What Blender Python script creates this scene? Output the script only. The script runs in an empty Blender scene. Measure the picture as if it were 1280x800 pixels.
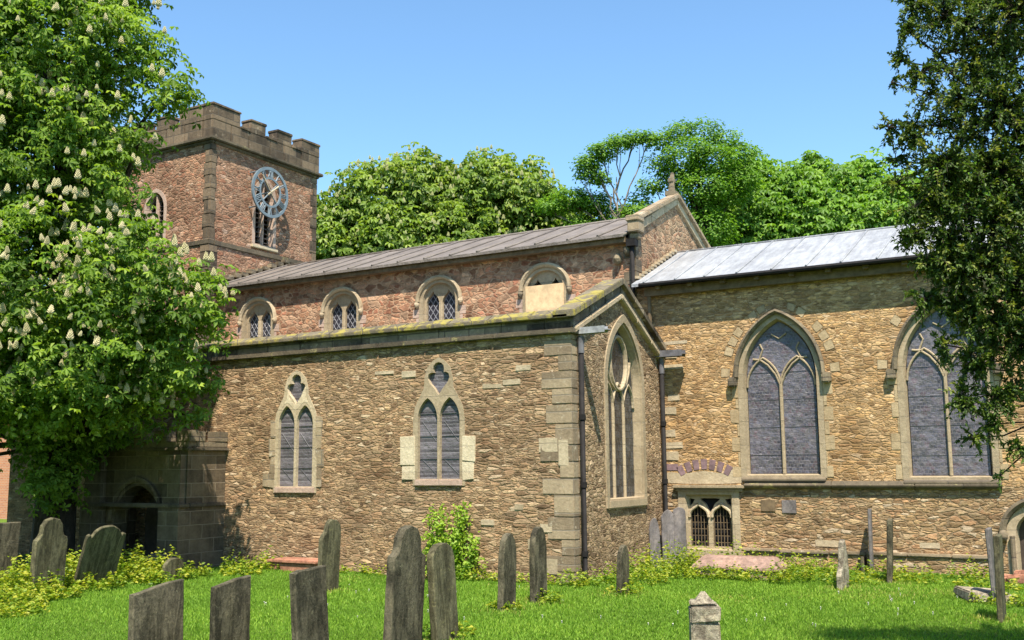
import bpy, bmesh, math, random
import numpy as np
from mathutils import Vector, Matrix
from mathutils.geometry import tessellate_polygon

random.seed(7)
RNG = np.random.default_rng(11)
S = bpy.context.scene
COL = S.collection

# ------------------------------------------------------------------ camera
cam_d = bpy.data.cameras.new('camera')
cam_d.sensor_width = 36.0
cam_d.lens = 36.0 * 1298.47 / 1280.0
cam_d.clip_start = 0.05
cam_d.clip_end = 3000
cam = bpy.data.objects.new('camera', cam_d)
COL.objects.link(cam)
_r = Vector((0.86352635, 0.50422767, -0.00875743))
_u = Vector((0.07786506, -0.11615219, 0.99017458))
_f = Vector((-0.49825623, 0.85572374, 0.1395622))
cam.matrix_world = Matrix(((_r.x, _u.x, -_f.x, 8.762), (_r.y, _u.y, -_f.y, -17.233),
                           (_r.z, _u.z, -_f.z, 2.1), (0, 0, 0, 1)))
S.camera = cam
CAM = Vector((8.762, -17.233, 2.1))

# ------------------------------------------------------------------ light
SUN = Vector((0.33, -0.46, 1.0)).normalized()
w = bpy.data.worlds.new('World')
S.world = w
w.use_nodes = True
nt = w.node_tree
nt.nodes.clear()
sky = nt.nodes.new('ShaderNodeTexSky')
sky.sky_type = 'NISHITA'
sky.sun_disc = False
sky.sun_elevation = math.asin(SUN.z)
sky.sun_rotation = math.atan2(SUN.x, SUN.y)
sky.air_density = 1.0
sky.dust_density = 0.3
sky.ozone_density = 3.2
bg = nt.nodes.new('ShaderNodeBackground')
bg.inputs['Strength'].default_value = 0.13
wo = nt.nodes.new('ShaderNodeOutputWorld')
wb = nt.nodes.new('ShaderNodeMix')
wb.data_type = 'RGBA'; wb.blend_type = 'MULTIPLY'; wb.inputs[0].default_value = 1.0
wb.inputs[7].default_value = (0.87, 1.035, 1.05, 1)
nt.links.new(sky.outputs[0], wb.inputs[6])
nt.links.new(wb.outputs[2], bg.inputs[0])
nt.links.new(bg.outputs[0], wo.inputs[0])
sl = bpy.data.lights.new('sun', 'SUN')
sl.energy = 5.0
sl.angle = math.radians(0.5)
sl.color = (1.0, 0.915, 0.77)
so = bpy.data.objects.new('sun', sl)
COL.objects.link(so)
so.location = (20, -40, 60)
so.rotation_euler = (-SUN).to_track_quat('-Z', 'Y').to_euler()
S.view_settings.view_transform = 'Standard'
S.view_settings.look = 'None'
S.view_settings.exposure = 0.95
S.view_settings.gamma = 1.0
S.view_settings.use_curve_mapping = False

# ------------------------------------------------------------------ node helpers
class NT:
    def __init__(s, name):
        s.m = bpy.data.materials.new(name)
        s.m.use_nodes = True
        s.t = s.m.node_tree
        s.t.nodes.clear()
        s.out = s.t.nodes.new('ShaderNodeOutputMaterial')
    def n(s, typ, ins=None, **kw):
        nd = s.t.nodes.new('ShaderNode' + typ)
        for k, v in kw.items():
            setattr(nd, k, v)
        for k, v in (ins or {}).items():
            s.set(nd.inputs[k], v)
        return nd
    def set(s, sock, v):
        if isinstance(v, bpy.types.NodeSocket):
            s.t.links.new(v, sock)
        else:
            if sock.type == 'RGBA' and not hasattr(v, '__len__'):
                v = (v, v, v, 1)
            if sock.type == 'RGBA' and len(v) == 3:
                v = tuple(v) + (1,)
            sock.default_value = v
    def math(s, op, a, b=None, c=None, clamp=False):
        nd = s.n('Math', operation=op, use_clamp=clamp)
        for i, v in enumerate((a, b, c)):
            if v is not None:
                s.set(nd.inputs[i], v)
        return nd.outputs[0]
    def mix(s, f, a, b, blend='MIX'):
        nd = s.n('Mix', data_type='RGBA', blend_type=blend)
        s.set(nd.inputs[0], f); s.set(nd.inputs[6], a); s.set(nd.inputs[7], b)
        return nd.outputs[2]
    def ramp(s, f, pts, interp='LINEAR'):
        nd = s.n('ValToRGB')
        cr = nd.color_ramp
        cr.interpolation = interp
        while len(cr.elements) < len(pts):
            cr.elements.new(0.5)
        for e, (p, c) in zip(cr.elements, pts):
            e.position = p
            e.color = tuple(c) + (1,) if len(c) == 3 else c
        s.set(nd.inputs[0], f)
        return nd.outputs[0]
    def noise(s, vec, scale, detail=4, rough=0.6, dist=0.0):
        nd = s.n('TexNoise', {'Scale': scale, 'Detail': detail, 'Roughness': rough, 'Distortion': dist})
        if vec is not None:
            s.set(nd.inputs['Vector'], vec)
        return nd
    def smooth(s, v, a, b):
        nd = s.n('MapRange', {'Value': v, 'From Min': a, 'From Max': b}, interpolation_type='SMOOTHSTEP')
        return nd.outputs[0]
    def pos(s):
        return s.n('NewGeometry').outputs['Position']
    def wallvec(s, su, sz, dist=0.0, dscale=1.5):
        """(X+Y, Z) of the wall, scaled: courses run along any axis-aligned wall"""
        p = s.pos()
        sp = s.n('SeparateXYZ', {0: p})
        u = s.math('ADD', sp.outputs[0], sp.outputs[1])
        cv = s.n('CombineXYZ', {0: u, 1: sp.outputs[2], 2: 0.0})
        v = cv.outputs[0]
        if dist:
            nz = s.noise(v, dscale, 2)
            off = s.n('VectorMath', {0: nz.outputs['Color'], 1: (0.5, 0.5, 0.5)}, operation='SUBTRACT')
            sc = s.n('VectorMath', {0: off.outputs[0], 'Scale': dist}, operation='SCALE')
            v = s.n('VectorMath', {0: v, 1: sc.outputs[0]}, operation='ADD').outputs[0]
        return s.n('VectorMath', {0: v, 1: (su, sz, 1)}, operation='MULTIPLY').outputs[0], v
    def bsdf(s, col, rough=0.9, bump=None, dist=0.03, strength=1.0, spec=0.3, metal=0.0):
        b = s.n('BsdfPrincipled')
        s.set(b.inputs['Base Color'], col)
        s.set(b.inputs['Roughness'], rough)
        s.set(b.inputs['Specular IOR Level'], spec)
        s.set(b.inputs['Metallic'], metal)
        if bump is not None:
            bp = s.n('Bump', {'Strength': strength, 'Distance': dist, 'Height': bump})
            s.t.links.new(bp.outputs[0], b.inputs['Normal'])
        s.t.links.new(b.outputs[0], s.out.inputs[0])
        return b

def rubble(name, cols, su, sz, mortar, mw=0.10, fine=1.9, bump=0.06, dist=0.25, rnd=0.9, pale=None, moss=None, joint=0.6, hue=(1, .955, .95)):
    m = NT(name)
    v0, raw = m.wallvec(su, sz, dist * .45, 0.9)
    wob = m.n('VectorMath', {0: m.noise(v0, 1.1, 3).outputs['Color'], 1: (0.5, 0.5, 0.5)}, operation='SUBTRACT').outputs[0]
    v = m.n('VectorMath', {0: v0, 1: m.n('VectorMath', {0: wob, 1: (0.9, 0.5, 0)}, operation='MULTIPLY').outputs[0]}, operation='ADD').outputs[0]
    def layer(k):
        vk = m.n('VectorMath', {0: v, 'Scale': k}, operation='SCALE').outputs[0]
        a = m.n('TexVoronoi', {'Vector': vk, 'Scale': 1.0, 'Randomness': rnd}, voronoi_dimensions='2D')
        e = m.n('TexVoronoi', {'Vector': vk, 'Scale': 1.0, 'Randomness': rnd}, voronoi_dimensions='2D', feature='DISTANCE_TO_EDGE')
        return a.outputs['Color'], m.math('DIVIDE', e.outputs['Distance'], 1.0)
    c1, d1 = layer(1.0)
    c2, d2 = layer(fine)
    mask = m.smooth(m.noise(raw, 1.1, 3).outputs[0], 0.49, 0.53)
    cc = m.mix(mask, c1, c2)
    dd = m.n('Mix', data_type='FLOAT')
    m.set(dd.inputs[0], mask); m.set(dd.inputs[2], d1); m.set(dd.inputs[3], d2)
    dd = dd.outputs[0]
    sp = m.n('SeparateColor', {0: cc})
    n = len(cols)
    col = m.ramp(sp.outputs[0], [(i / n, c) for i, c in enumerate(cols)], 'CONSTANT')
    br = m.math('MULTIPLY_ADD', sp.outputs[1], 0.72, 0.52)
    col = m.mix(1.0, col, m.n('CombineColor', {0: br, 1: br, 2: br}).outputs[0], 'MULTIPLY')
    nf = m.noise(raw, 14, 6, 0.7)
    stv = m.n('VectorMath', {0: v, 1: (0.75, 0.95, 1)}, operation='MULTIPLY').outputs[0]
    strat = m.noise(stv, 1.0, 5, 0.72)
    col = m.mix(0.9, col, m.ramp(strat.outputs[0], [(0.30, (0.38, 0.34, 0.30)), (0.42, (0.78, 0.75, 0.72)), (0.55, (1.06, 1.04, 1.0)), (0.72, (1.42, 1.37, 1.3))]), 'MULTIPLY')
    col = m.mix(0.75, col, m.ramp(nf.outputs[0], [(0.25, (0.45, 0.43, 0.4)), (0.55, (1, 1, 1)), (0.8, (1.45, 1.4, 1.3))]), 'MULTIPLY')
    if pale is not None:      # a scatter of limewashed / pale replaced stones
        pm = m.math('GREATER_THAN', sp.outputs[2], 0.95)
        col = m.mix(m.math('MULTIPLY', pm, 0.6), col, pale)
    edge = m.math('ADD', dd, m.math('MULTIPLY_ADD', nf.outputs[0], 0.34, -0.17))
    mm = m.smooth(edge, mw * 0.25, mw * 1.1)
    mort = m.mix(m.smooth(m.noise(raw, 3.3, 4).outputs[0], 0.4, 0.65), mortar, tuple(x * 0.55 for x in mortar))
    col = m.mix(mm, mort, col)
    big = m.noise(raw, 0.55, 5, 0.65)
    col = m.mix(0.85, col, m.ramp(big.outputs[0], [(0.33, (0.60, 0.53, 0.47)), (0.48, (1, .98, .95)), (0.66, (1.22, 1.17, 1.08))]), 'MULTIPLY')
    if moss is not None:
        ms = m.smooth(m.noise(raw, 1.9, 5, 0.7).outputs[0], 0.56, 0.7)
        col = m.mix(m.math('MULTIPLY', ms, 0.45), col, moss)
    col = m.mix(1.0, col, hue, 'MULTIPLY')
    prof = m.smooth(edge, 0.0, 0.22)
    h = m.math('MULTIPLY_ADD', sp.outputs[2], joint, m.math('MULTIPLY', prof, 1.0))
    h = m.math('MULTIPLY', h, m.smooth(edge, 0.0, 0.12))
    h = m.math('MULTIPLY_ADD', nf.outputs[0], 0.55, m.math('MULTIPLY_ADD', strat.outputs[0], 1.6, m.math('MULTIPLY', h, 0.7)))
    m.bsdf(col, 0.95, h, bump, 1.0, 0.15)
    return m.m

def ashlar(name, base, dark, bw=0.8, bh=0.3, lichen=None, lt=0.55, bump=0.015, mort=(0.12, 0.1, 0.08), var=0.5, streak=0.5, mortw=0.012):
    m = NT(name)
    v, raw = m.wallvec(1, 1, 0.02, 4)
    b = m.n('TexBrick', {'Vector': v, 'Color1': (0, 0, 0), 'Color2': (1, 1, 1), 'Mortar': (0.5, 0.5, 0.5), 'Scale': 1.0,
                         'Mortar Size': mortw, 'Mortar Smooth': 0.3, 'Brick Width': bw, 'Row Height': bh})
    sp = m.n('SeparateColor', {0: b.outputs['Color']})
    p = m.pos()
    n1 = m.noise(p, 2.2, 6, 0.7)
    n2 = m.noise(p, 16, 6, 0.75)
    st = m.n('VectorMath', {0: p, 1: (6, 6, 0.7)}, operation='MULTIPLY')
    n3 = m.noise(st.outputs[0], 1.3, 4, 0.6)
    f = m.math('MULTIPLY_ADD', sp.outputs[0], var, m.math('MULTIPLY_ADD', n1.outputs[0], 1.5, -0.75 + (0.5 - var * 0.5)), clamp=True)
    f = m.math('MULTIPLY_ADD', n3.outputs[0], streak, m.math('SUBTRACT', f, streak * 0.5), clamp=True)
    col = m.mix(f, dark, base)
    col = m.mix(0.6, col, m.ramp(n2.outputs[0], [(0.3, (0.6, 0.58, 0.55)), (0.55, (1, 1, 1)), (0.75, (1.3, 1.28, 1.22))]), 'MULTIPLY')
    if lichen is not None:
        lm = m.smooth(m.noise(p, 3.5, 6, 0.75).outputs[0], lt - 0.06, lt + 0.06)
        col = m.mix(lm, col, lichen)
    col = m.mix(b.outputs['Fac'], col, mort)
    h = m.math('MULTIPLY_ADD', b.outputs['Fac'], -1.0, n2.outputs[0])
    m.bsdf(col, 0.92, h, bump, 0.9, 0.2)
    return m.m

def stone(name, base, dark, scale=5.0, lichen=None, lt=0.6, bump=0.01, rough=0.9, grain=(1, 1, 1), spec=0.25):
    m = NT(name)
    tc = m.n('TexCoord').outputs['Object']
    oi = m.n('ObjectInfo').outputs['Random']
    off = m.n('CombineXYZ', {0: m.math('MULTIPLY', oi, 17), 1: m.math('MULTIPLY', oi, 9), 2: 0.0}).outputs[0]
    p = m.n('VectorMath', {0: m.n('VectorMath', {0: tc, 1: grain}, operation='MULTIPLY').outputs[0], 1: off}, operation='ADD').outputs[0]
    pi = m.n('VectorMath', {0: tc, 1: off}, operation='ADD').outputs[0]
    n1 = m.noise(p, scale, 8, 0.75, 0.8)
    n2 = m.noise(pi, scale * 5, 6, 0.75)
    n3 = m.noise(pi, scale * 0.55, 4, 0.6)
    col = m.mix(m.smooth(n1.outputs[0], 0.38, 0.62), dark, base)
    col = m.mix(0.8, col, m.ramp(n3.outputs[0], [(0.3, (0.55, 0.53, 0.5)), (0.5, (1, 1, 1)), (0.72, (1.4, 1.36, 1.25))]), 'MULTIPLY')
    col = m.mix(0.8, col, m.ramp(n2.outputs[0], [(0.3, (0.5, 0.5, 0.47)), (0.5, (1, 1, 1)), (0.72, (1.55, 1.5, 1.4))]), 'MULTIPLY')
    if lichen is not None:
        lm = m.smooth(m.noise(pi, scale * 1.9, 7, 0.8, 1.0).outputs[0], lt - 0.03, lt + 0.05)
        col = m.mix(m.math('MULTIPLY', lm, 0.8), col, lichen)
    h = m.math('MULTIPLY_ADD', n1.outputs[0], 1.0, m.math('MULTIPLY', n2.outputs[0], 0.5))
    m.bsdf(col, rough, h, bump * 1.5, 0.9, spec)
    return m.m

def plain(name, col, rough=0.6, metal=0.0, var=0.35, scale=6, bump=0.004, spec=0.4):
    m = NT(name)
    n1 = m.noise(m.pos(), scale, 6, 0.7)
    c = m.mix(m.smooth(n1.outputs[0], 0.3, 0.7), tuple(x * (1 - var) for x in col), tuple(min(1, x * (1 + var)) for x in col))
    m.bsdf(c, rough, n1.outputs[0], bump, 0.6, spec, metal)
    return m.m

def leadroof(name, a, b, rough):
    m = NT(name)
    p = m.pos()
    n1 = m.noise(p, 0.8, 6, 0.7)
    st = m.n('VectorMath', {0: p, 1: (5, 0.8, 0.8)}, operation='MULTIPLY')
    n2 = m.noise(st.outputs[0], 1.6, 5, 0.7)
    n3 = m.noise(p, 9, 5, 0.7)
    f = m.math('ADD', m.math('MULTIPLY', n1.outputs[0], 0.5), m.math('MULTIPLY', n2.outputs[0], 0.5))
    c = m.mix(m.smooth(f, 0.35, 0.65), a, b)
    c = m.mix(0.35, c, m.ramp(n3.outputs[0], [(0.3, (0.7, 0.7, 0.7)), (0.7, (1.25, 1.25, 1.25))]), 'MULTIPLY')
    hh = m.math('ADD', m.math('MULTIPLY', m.noise(p, 2.6, 4, 0.6).outputs[0], 1.6), m.math('MULTIPLY', n3.outputs[0], 0.35))
    m.bsdf(c, rough, hh, 0.05, 0.9, 0.35)
    return m.m

def glazing(name, base, line, bw, bh, mort=0.006, tint=None, diamond=False, rough=0.25, light=None):
    m = NT(name)
    v, raw = m.wallvec(1, 1, 0.006, 6)
    if diamond:
        sp = m.n('SeparateXYZ', {0: raw})
        a = m.math('ADD', m.math('DIVIDE', sp.outputs[0], bw), m.math('DIVIDE', sp.outputs[1], bh))
        b = m.math('SUBTRACT', m.math('DIVIDE', sp.outputs[0], bw), m.math('DIVIDE', sp.outputs[1], bh))
        la = m.math('ABSOLUTE', m.math('SUBTRACT', m.math('FRACT', a), 0.5))
        lb = m.math('ABSOLUTE', m.math('SUBTRACT', m.math('FRACT', b), 0.5))
        fac = m.math('GREATER_THAN', m.math('MAXIMUM', la, lb), 0.5 - mort / bw)
        rnd = m.noise(raw, 9, 2).outputs[0]
    else:
        bk = m.n('TexBrick', {'Vector': v, 'Color1': (0, 0, 0), 'Color2': (1, 1, 1), 'Mortar': (0, 0, 0), 'Scale': 1.0, 'Mortar Size': mort,
                              'Mortar Smooth': 0.1, 'Brick Width': bw, 'Row Height': bh})
        bk.offset = 0.5
        fac = bk.outputs['Fac']
        rnd = m.n('SeparateColor', {0: bk.outputs['Color']}).outputs[0]
    col = m.mix(rnd, tuple(x * 0.55 for x in base), tuple(x * 1.4 for x in base))
    if tint is not None:
        vv = m.n('TexVoronoi', {'Vector': raw, 'Scale': 12.0, 'Randomness': 1.0}, voronoi_dimensions='2D')
        tcol = m.n('SeparateColor', {0: vv.outputs['Color']})
        pal = m.ramp(tcol.outputs[0], [(i / len(tint), c) for i, c in enumerate(tint)], 'CONSTANT')
        col = m.mix(0.65, col, pal)
    big = m.noise(raw, 1.3, 4, 0.6)
    col = m.mix(0.7, col, m.ramp(big.outputs[0], [(0.35, (0.5, 0.5, 0.53)), (0.5, (1, .98, 1)), (0.65, (1.5, 1.45, 1.45))]), 'MULTIPLY')
    col = m.mix(fac, col, line)
    h = m.math('MULTIPLY_ADD', fac, 0.6, m.math('MULTIPLY', rnd, 1.2))
    h = m.math('MULTIPLY_ADD', m.noise(raw, 7, 3).outputs[0], 5.0, h)
    rg = m.math('MULTIPLY_ADD', m.noise(raw, 4, 4).outputs[0], 0.35, rough - 0.12)
    m.bsdf(col, rg, h, 0.008, 0.8, 0.5)
    return m.m

def foliage(name, a, b, c, trans=0.35, rough=0.5, straw=None):
    m = NT(name)
    at = m.n('Attribute', attribute_name='tint').outputs['Fac']
    col = m.ramp(at, [(0.0, a), (0.5, b), (1.0, c)] if straw is None else [(0.0, a), (0.45, b), (0.85, c), (1.0, straw)])
    p = m.n('BsdfPrincipled')
    m.set(p.inputs['Base Color'], col)
    m.set(p.inputs['Roughness'], rough)
    m.set(p.inputs['Specular IOR Level'], 0.35)
    t = m.n('BsdfTranslucent')
    m.set(t.inputs['Color'], m.mix(1.0, col, (1.3, 1.35, 0.55), 'MULTIPLY'))
    mx = m.n('MixShader', {0: trans, 1: p.outputs[0], 2: t.outputs[0]})
    m.t.links.new(mx.outputs[0], m.out.inputs[0])
    return m.m

# ------------------------------------------------------------------ materials
MAT = {}
MAT['aisle'] = rubble('rubble_aisle', [(.41, .295, .18), (.33, .23, .14), (.44, .325, .20), (.48, .37, .24), (.27, .19, .12), (.41, .28, .175), (.42, .315, .205), (.37, .28, .185)],
                      3.9, 13.5, (.36, .27, .17), 0.13, 1.6, 0.024, 0.15, 1.0, pale=(.66, .56, .40))
MAT['aisle_east'] = rubble('rubble_aisle_east', [(.42, .32, .20), (.30, .22, .14), (.47, .37, .245), (.35, .265, .17), (.49, .395, .275), (.24, .175, .115)],
                           6.0, 12.0, (.42, .33, .215), 0.14, 1.6, 0.03, 0.2, 1.0, pale=(.58, .49, .36))
MAT['chancel'] = rubble('rubble_chancel', [(.54, .375, .18), (.47, .32, .155), (.56, .42, .235), (.40, .27, .135), (.52, .385, .205), (.55, .39, .19), (.50, .37, .205)],
                        5.2, 14.0, (.49, .36, .195), 0.13, 1.6, 0.018, 0.14, 1.0, pale=(.64, .52, .34), joint=0.4, hue=(1, .93, .95))
MAT['chancel_base'] = rubble('rubble_chancel_base', [(.44, .32, .18), (.37, .265, .15), (.49, .38, .225), (.33, .235, .14), (.46, .30, .175), (.42, .33, .21)],
                             4.2, 11.5, (.38, .29, .18), 0.14, 1.6, 0.028, 0.18, 1.0, pale=(.64, .56, .42))
MAT['nave'] = rubble('rubble_nave', [(.40, .24, .155), (.43, .28, .19), (.35, .205, .135), (.43, .305, .21), (.40, .205, .135), (.46, .33, .23), (.41, .25, .16)],
                     3.6, 6.2, (.42, .305, .205), 0.13, 1.5, 0.014, 0.2, 1.0, joint=0.25, hue=(1, .92, .92))
MAT['tower'] = rubble('rubble_tower', [(.40, .24, .16), (.42, .275, .19), (.33, .20, .135), (.41, .28, .19), (.38, .205, .135), (.44, .31, .22), (.32, .205, .14)],
                      4.2, 8.5, (.41, .29, .20), 0.13, 1.6, 0.026, 0.22, 1.0, pale=(.54, .43, .33), hue=(1, .92, .93))
MAT['gable'] = rubble('rubble_gable', [(.42, .285, .185), (.45, .32, .22), (.38, .26, .17), (.47, .36, .245), (.40, .24, .16)],
                      4.0, 8.0, (.45, .345, .24), 0.14, 1.5, 0.024, 0.2, 1.0)
MAT['parapet'] = ashlar('parapet_ashlar', (.30, .245, .17), (.045, .038, .03), 0.95, 0.6, lichen=(.46, .42, .33), lt=0.62, var=1.0, streak=0.8)
MAT['tower_ashlar'] = ashlar('tower_ashlar', (.225, .165, .11), (.06, .046, .034), 0.62, 0.42, lichen=(.30, .24, .17), lt=0.64, var=0.9, streak=.8)
MAT['coping'] = ashlar('lichen_coping', (.23, .195, .135), (.085, .07, .05), 0.9, 2.0, lichen=(.30, .25, .065), lt=0.53)
MAT['string'] = ashlar('dark_string_course', (.20, .16, .11), (.05, .042, .032), 1.1, 2.0, lichen=(.30, .26, .12), lt=0.63, streak=0.2)
MAT['quoin'] = ashlar('quoin_stone', (.40, .31, .205), (.20, .15, .10), 3.0, 0.31, lichen=(.52, .45, .34), lt=0.62, var=1.0, mort=(.25, .21, .16))
MAT['pale'] = ashlar('dressed_pale_stone', (.54, .445, .31), (.34, .265, .17), 3.0, 0.42, var=0.5, streak=0.4, mort=(.34, .28, .2), mortw=0.008)
MAT['tracery'] = ashlar('tracery_stone', (.48, .385, .26), (.27, .21, .135), 3.0, 0.5, var=0.4, streak=0.5, mort=(.3, .25, .18), mortw=0.006)
MAT['jambstone'] = ashlar('jamb_stone', (.50, .385, .235), (.36, .265, .155), 3.0, 0.42, var=0.7, streak=0.5, mort=(.34, .26, .16), mortw=0.006)
MAT['cream'] = ashlar('limewashed_stone', (.70, .60, .43), (.48, .39, .265), 3.0, 0.5, var=0.5, streak=0.3, mort=(.5, .43, .32), mortw=0.006)
MAT['pinkstone'] = ashlar('pink_stone', (.56, .42, .34), (.40, .28, .22), 3.0, 0.5, var=0.4, mort=(.4, .3, .24))
MAT['hood'] = ashlar('hood_stone', (.28, .225, .15), (.10, .08, .058), 1.2, 0.35, var=0.6)
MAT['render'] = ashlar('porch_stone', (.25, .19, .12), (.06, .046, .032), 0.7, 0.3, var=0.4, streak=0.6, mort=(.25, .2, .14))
MAT['nave_roof'] = leadroof('brown_lead', (.13, .11, .095), (.205, .175, .152), 0.65)
MAT['chancel_roof'] = leadroof('pale_lead', (.22, .225, .24), (.36, .37, .385), 0.55)
MAT['iron'] = plain('black_iron', (.016, .014, .014), 0.75, spec=.2)
MAT['leadpipe'] = plain('grey_lead', (.12, .115, .125), 0.5)
MAT['chute'] = plain('pale_zinc', (.30, .30, .31), 0.45)
MAT['wood'] = plain('weathered_wood', (.15, .105, .06), 0.85)
MAT['ply'] = plain('plywood', (.66, .47, .27), 0.7, var=0.22, scale=5)
MAT['dark'] = plain('dark_inside', (.012, .012, .014), 0.9)
MAT['door'] = plain('old_oak', (.06, .045, .035), 0.7)
MAT['louvre'] = plain('grey_louvre', (.045, .035, .032), 0.8)
MAT['clock'] = plain('grey_blue_paint', (.17, .215, .25), 0.5, var=0.15)
MAT['glass_aisle'] = glazing('grille_glazing', (.115, .105, .118), (.165, .155, .17), 3.0, 0.07, 0.008, rough=0.35)
MAT['glass_chancel'] = glazing('stained_glazing', (.118, .105, .122), (.15, .138, .152), 0.075, 0.07, 0.006,
                               tint=[(.09, .09, .115), (.06, .06, .08), (.14, .14, .17), (.10, .105, .14), (.085, .09, .10), (.12, .085, .10), (.11, .10, .125), (.16, .15, .16)], rough=0.28)
MAT['glass_east'] = glazing('plain_quarries', (.05, .053, .056), (.025, .025, .025), 0.10, 0.14, 0.006, rough=0.2)
MAT['glass_diamond'] = glazing('diamond_quarries', (.03, .03, .04), (.24, .24, .27), 0.16, 0.22, 0.013, diamond=True, rough=0.2)
MAT['glass_low'] = glazing('barred_glazing', (.05, .04, .04), (.15, .12, .10), 0.09, 0.16, 0.012, rough=0.4)
MAT['brick_arch'] = plain('purple_brick', (.20, .13, .14), 0.85, var=0.4, scale=4)
MAT['slate'] = stone('slate_stone', (.135, .118, .08), (.042, .038, .026), 6.0, lichen=(.24, .22, .14), lt=0.62, bump=0.02, grain=(1, 1, 0.28), rough=0.85, spec=.15)
MAT['mossy'] = stone('mossy_slate', (.145, .132, .08), (.055, .05, .03), 5.0, lichen=(.20, .185, .08), lt=0.6, bump=0.016, grain=(1, 1.6, 0.3), rough=0.85, spec=.15)
MAT['greyslate'] = stone('grey_slate', (.185, .165, .165), (.11, .10, .10), 3.5, bump=0.008, grain=(1, 1, 0.4), rough=0.7)
MAT['palestone'] = stone('pale_gravestone', (.42, .37, .28), (.16, .13, .10), 7.0, lichen=(.55, .52, .45), lt=0.62, bump=0.02)
MAT['pinkslab'] = stone('pink_granite_slab', (.31, .205, .165), (.22, .145, .12), 3.0, bump=0.006, rough=0.7)
MAT['redslab'] = stone('red_sandstone', (.42, .20, .13), (.26, .12, .08), 4.0, bump=0.01)
MAT['bark'] = stone('bark', (.055, .042, .03), (.02, .016, .012), 5.0, bump=0.03, grain=(1, 1, .3))
MAT['bark_pale'] = stone('pale_bark', (.26, .22, .17), (.11, .09, .07), 4.0, bump=0.03, grain=(1, 1, .3))
MAT['chestnut'] = foliage('chestnut_leaves', (.06, .12, .013), (.17, .285, .03), (.34, .45, .07), 0.45, 0.6)
MAT['far_chestnut'] = foliage('far_chestnut_leaves', (.10, .165, .03), (.20, .30, .045), (.32, .40, .08), 0.42)
MAT['flat_leaf'] = foliage('flat_tree_leaves', (.065, .15, .015), (.14, .28, .028), (.24, .39, .05), 0.42)
MAT['right_leaf'] = foliage('bright_leaves', (.085, .175, .024), (.165, .31, .04), (.27, .42, .065), 0.42)
MAT['holm'] = foliage('dark_evergreen_leaves', (.042, .08, .016), (.105, .17, .03), (.25, .26, .055), 0.32, 0.55)
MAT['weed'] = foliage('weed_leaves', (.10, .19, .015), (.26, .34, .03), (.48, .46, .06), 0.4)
MAT['climber'] = foliage('climber_leaves', (.13, .26, .02), (.28, .42, .04), (.42, .54, .08), 0.45)
MAT['grass'] = foliage('grass_blades', (.125, .245, .022), (.225, .40, .038), (.37, .52, .07), 0.4, 0.6, straw=(.50, .40, .16))
MAT['far_blossom'] = plain('far_blossom', (.42, .42, .20), 0.9, var=0.25, scale=10)
MAT['blossom'] = plain('cream_blossom', (.52, .46, .27), 0.9, var=0.2, scale=30)

# ------------------------------------------------------------------ objects
WLOC = {}
def tag(o, label=None, cat=None, group=None, kind=None):
    if label: o['label'] = label
    if cat: o['category'] = cat
    if group: o['group'] = group
    if kind: o['kind'] = kind
    return o
def empty(name, loc, label, cat, group=None):
    o = bpy.data.objects.new(name, None)
    o.empty_display_size = 0.3
    o.location = loc
    COL.objects.link(o)
    WLOC[o.name] = Vector(loc)
    return tag(o, label, cat, group)
def origin(o):
    while o is not None and o.name not in WLOC:
        o = o.parent
    return WLOC[o.name] if o is not None else Vector((0, 0, 0))

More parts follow.
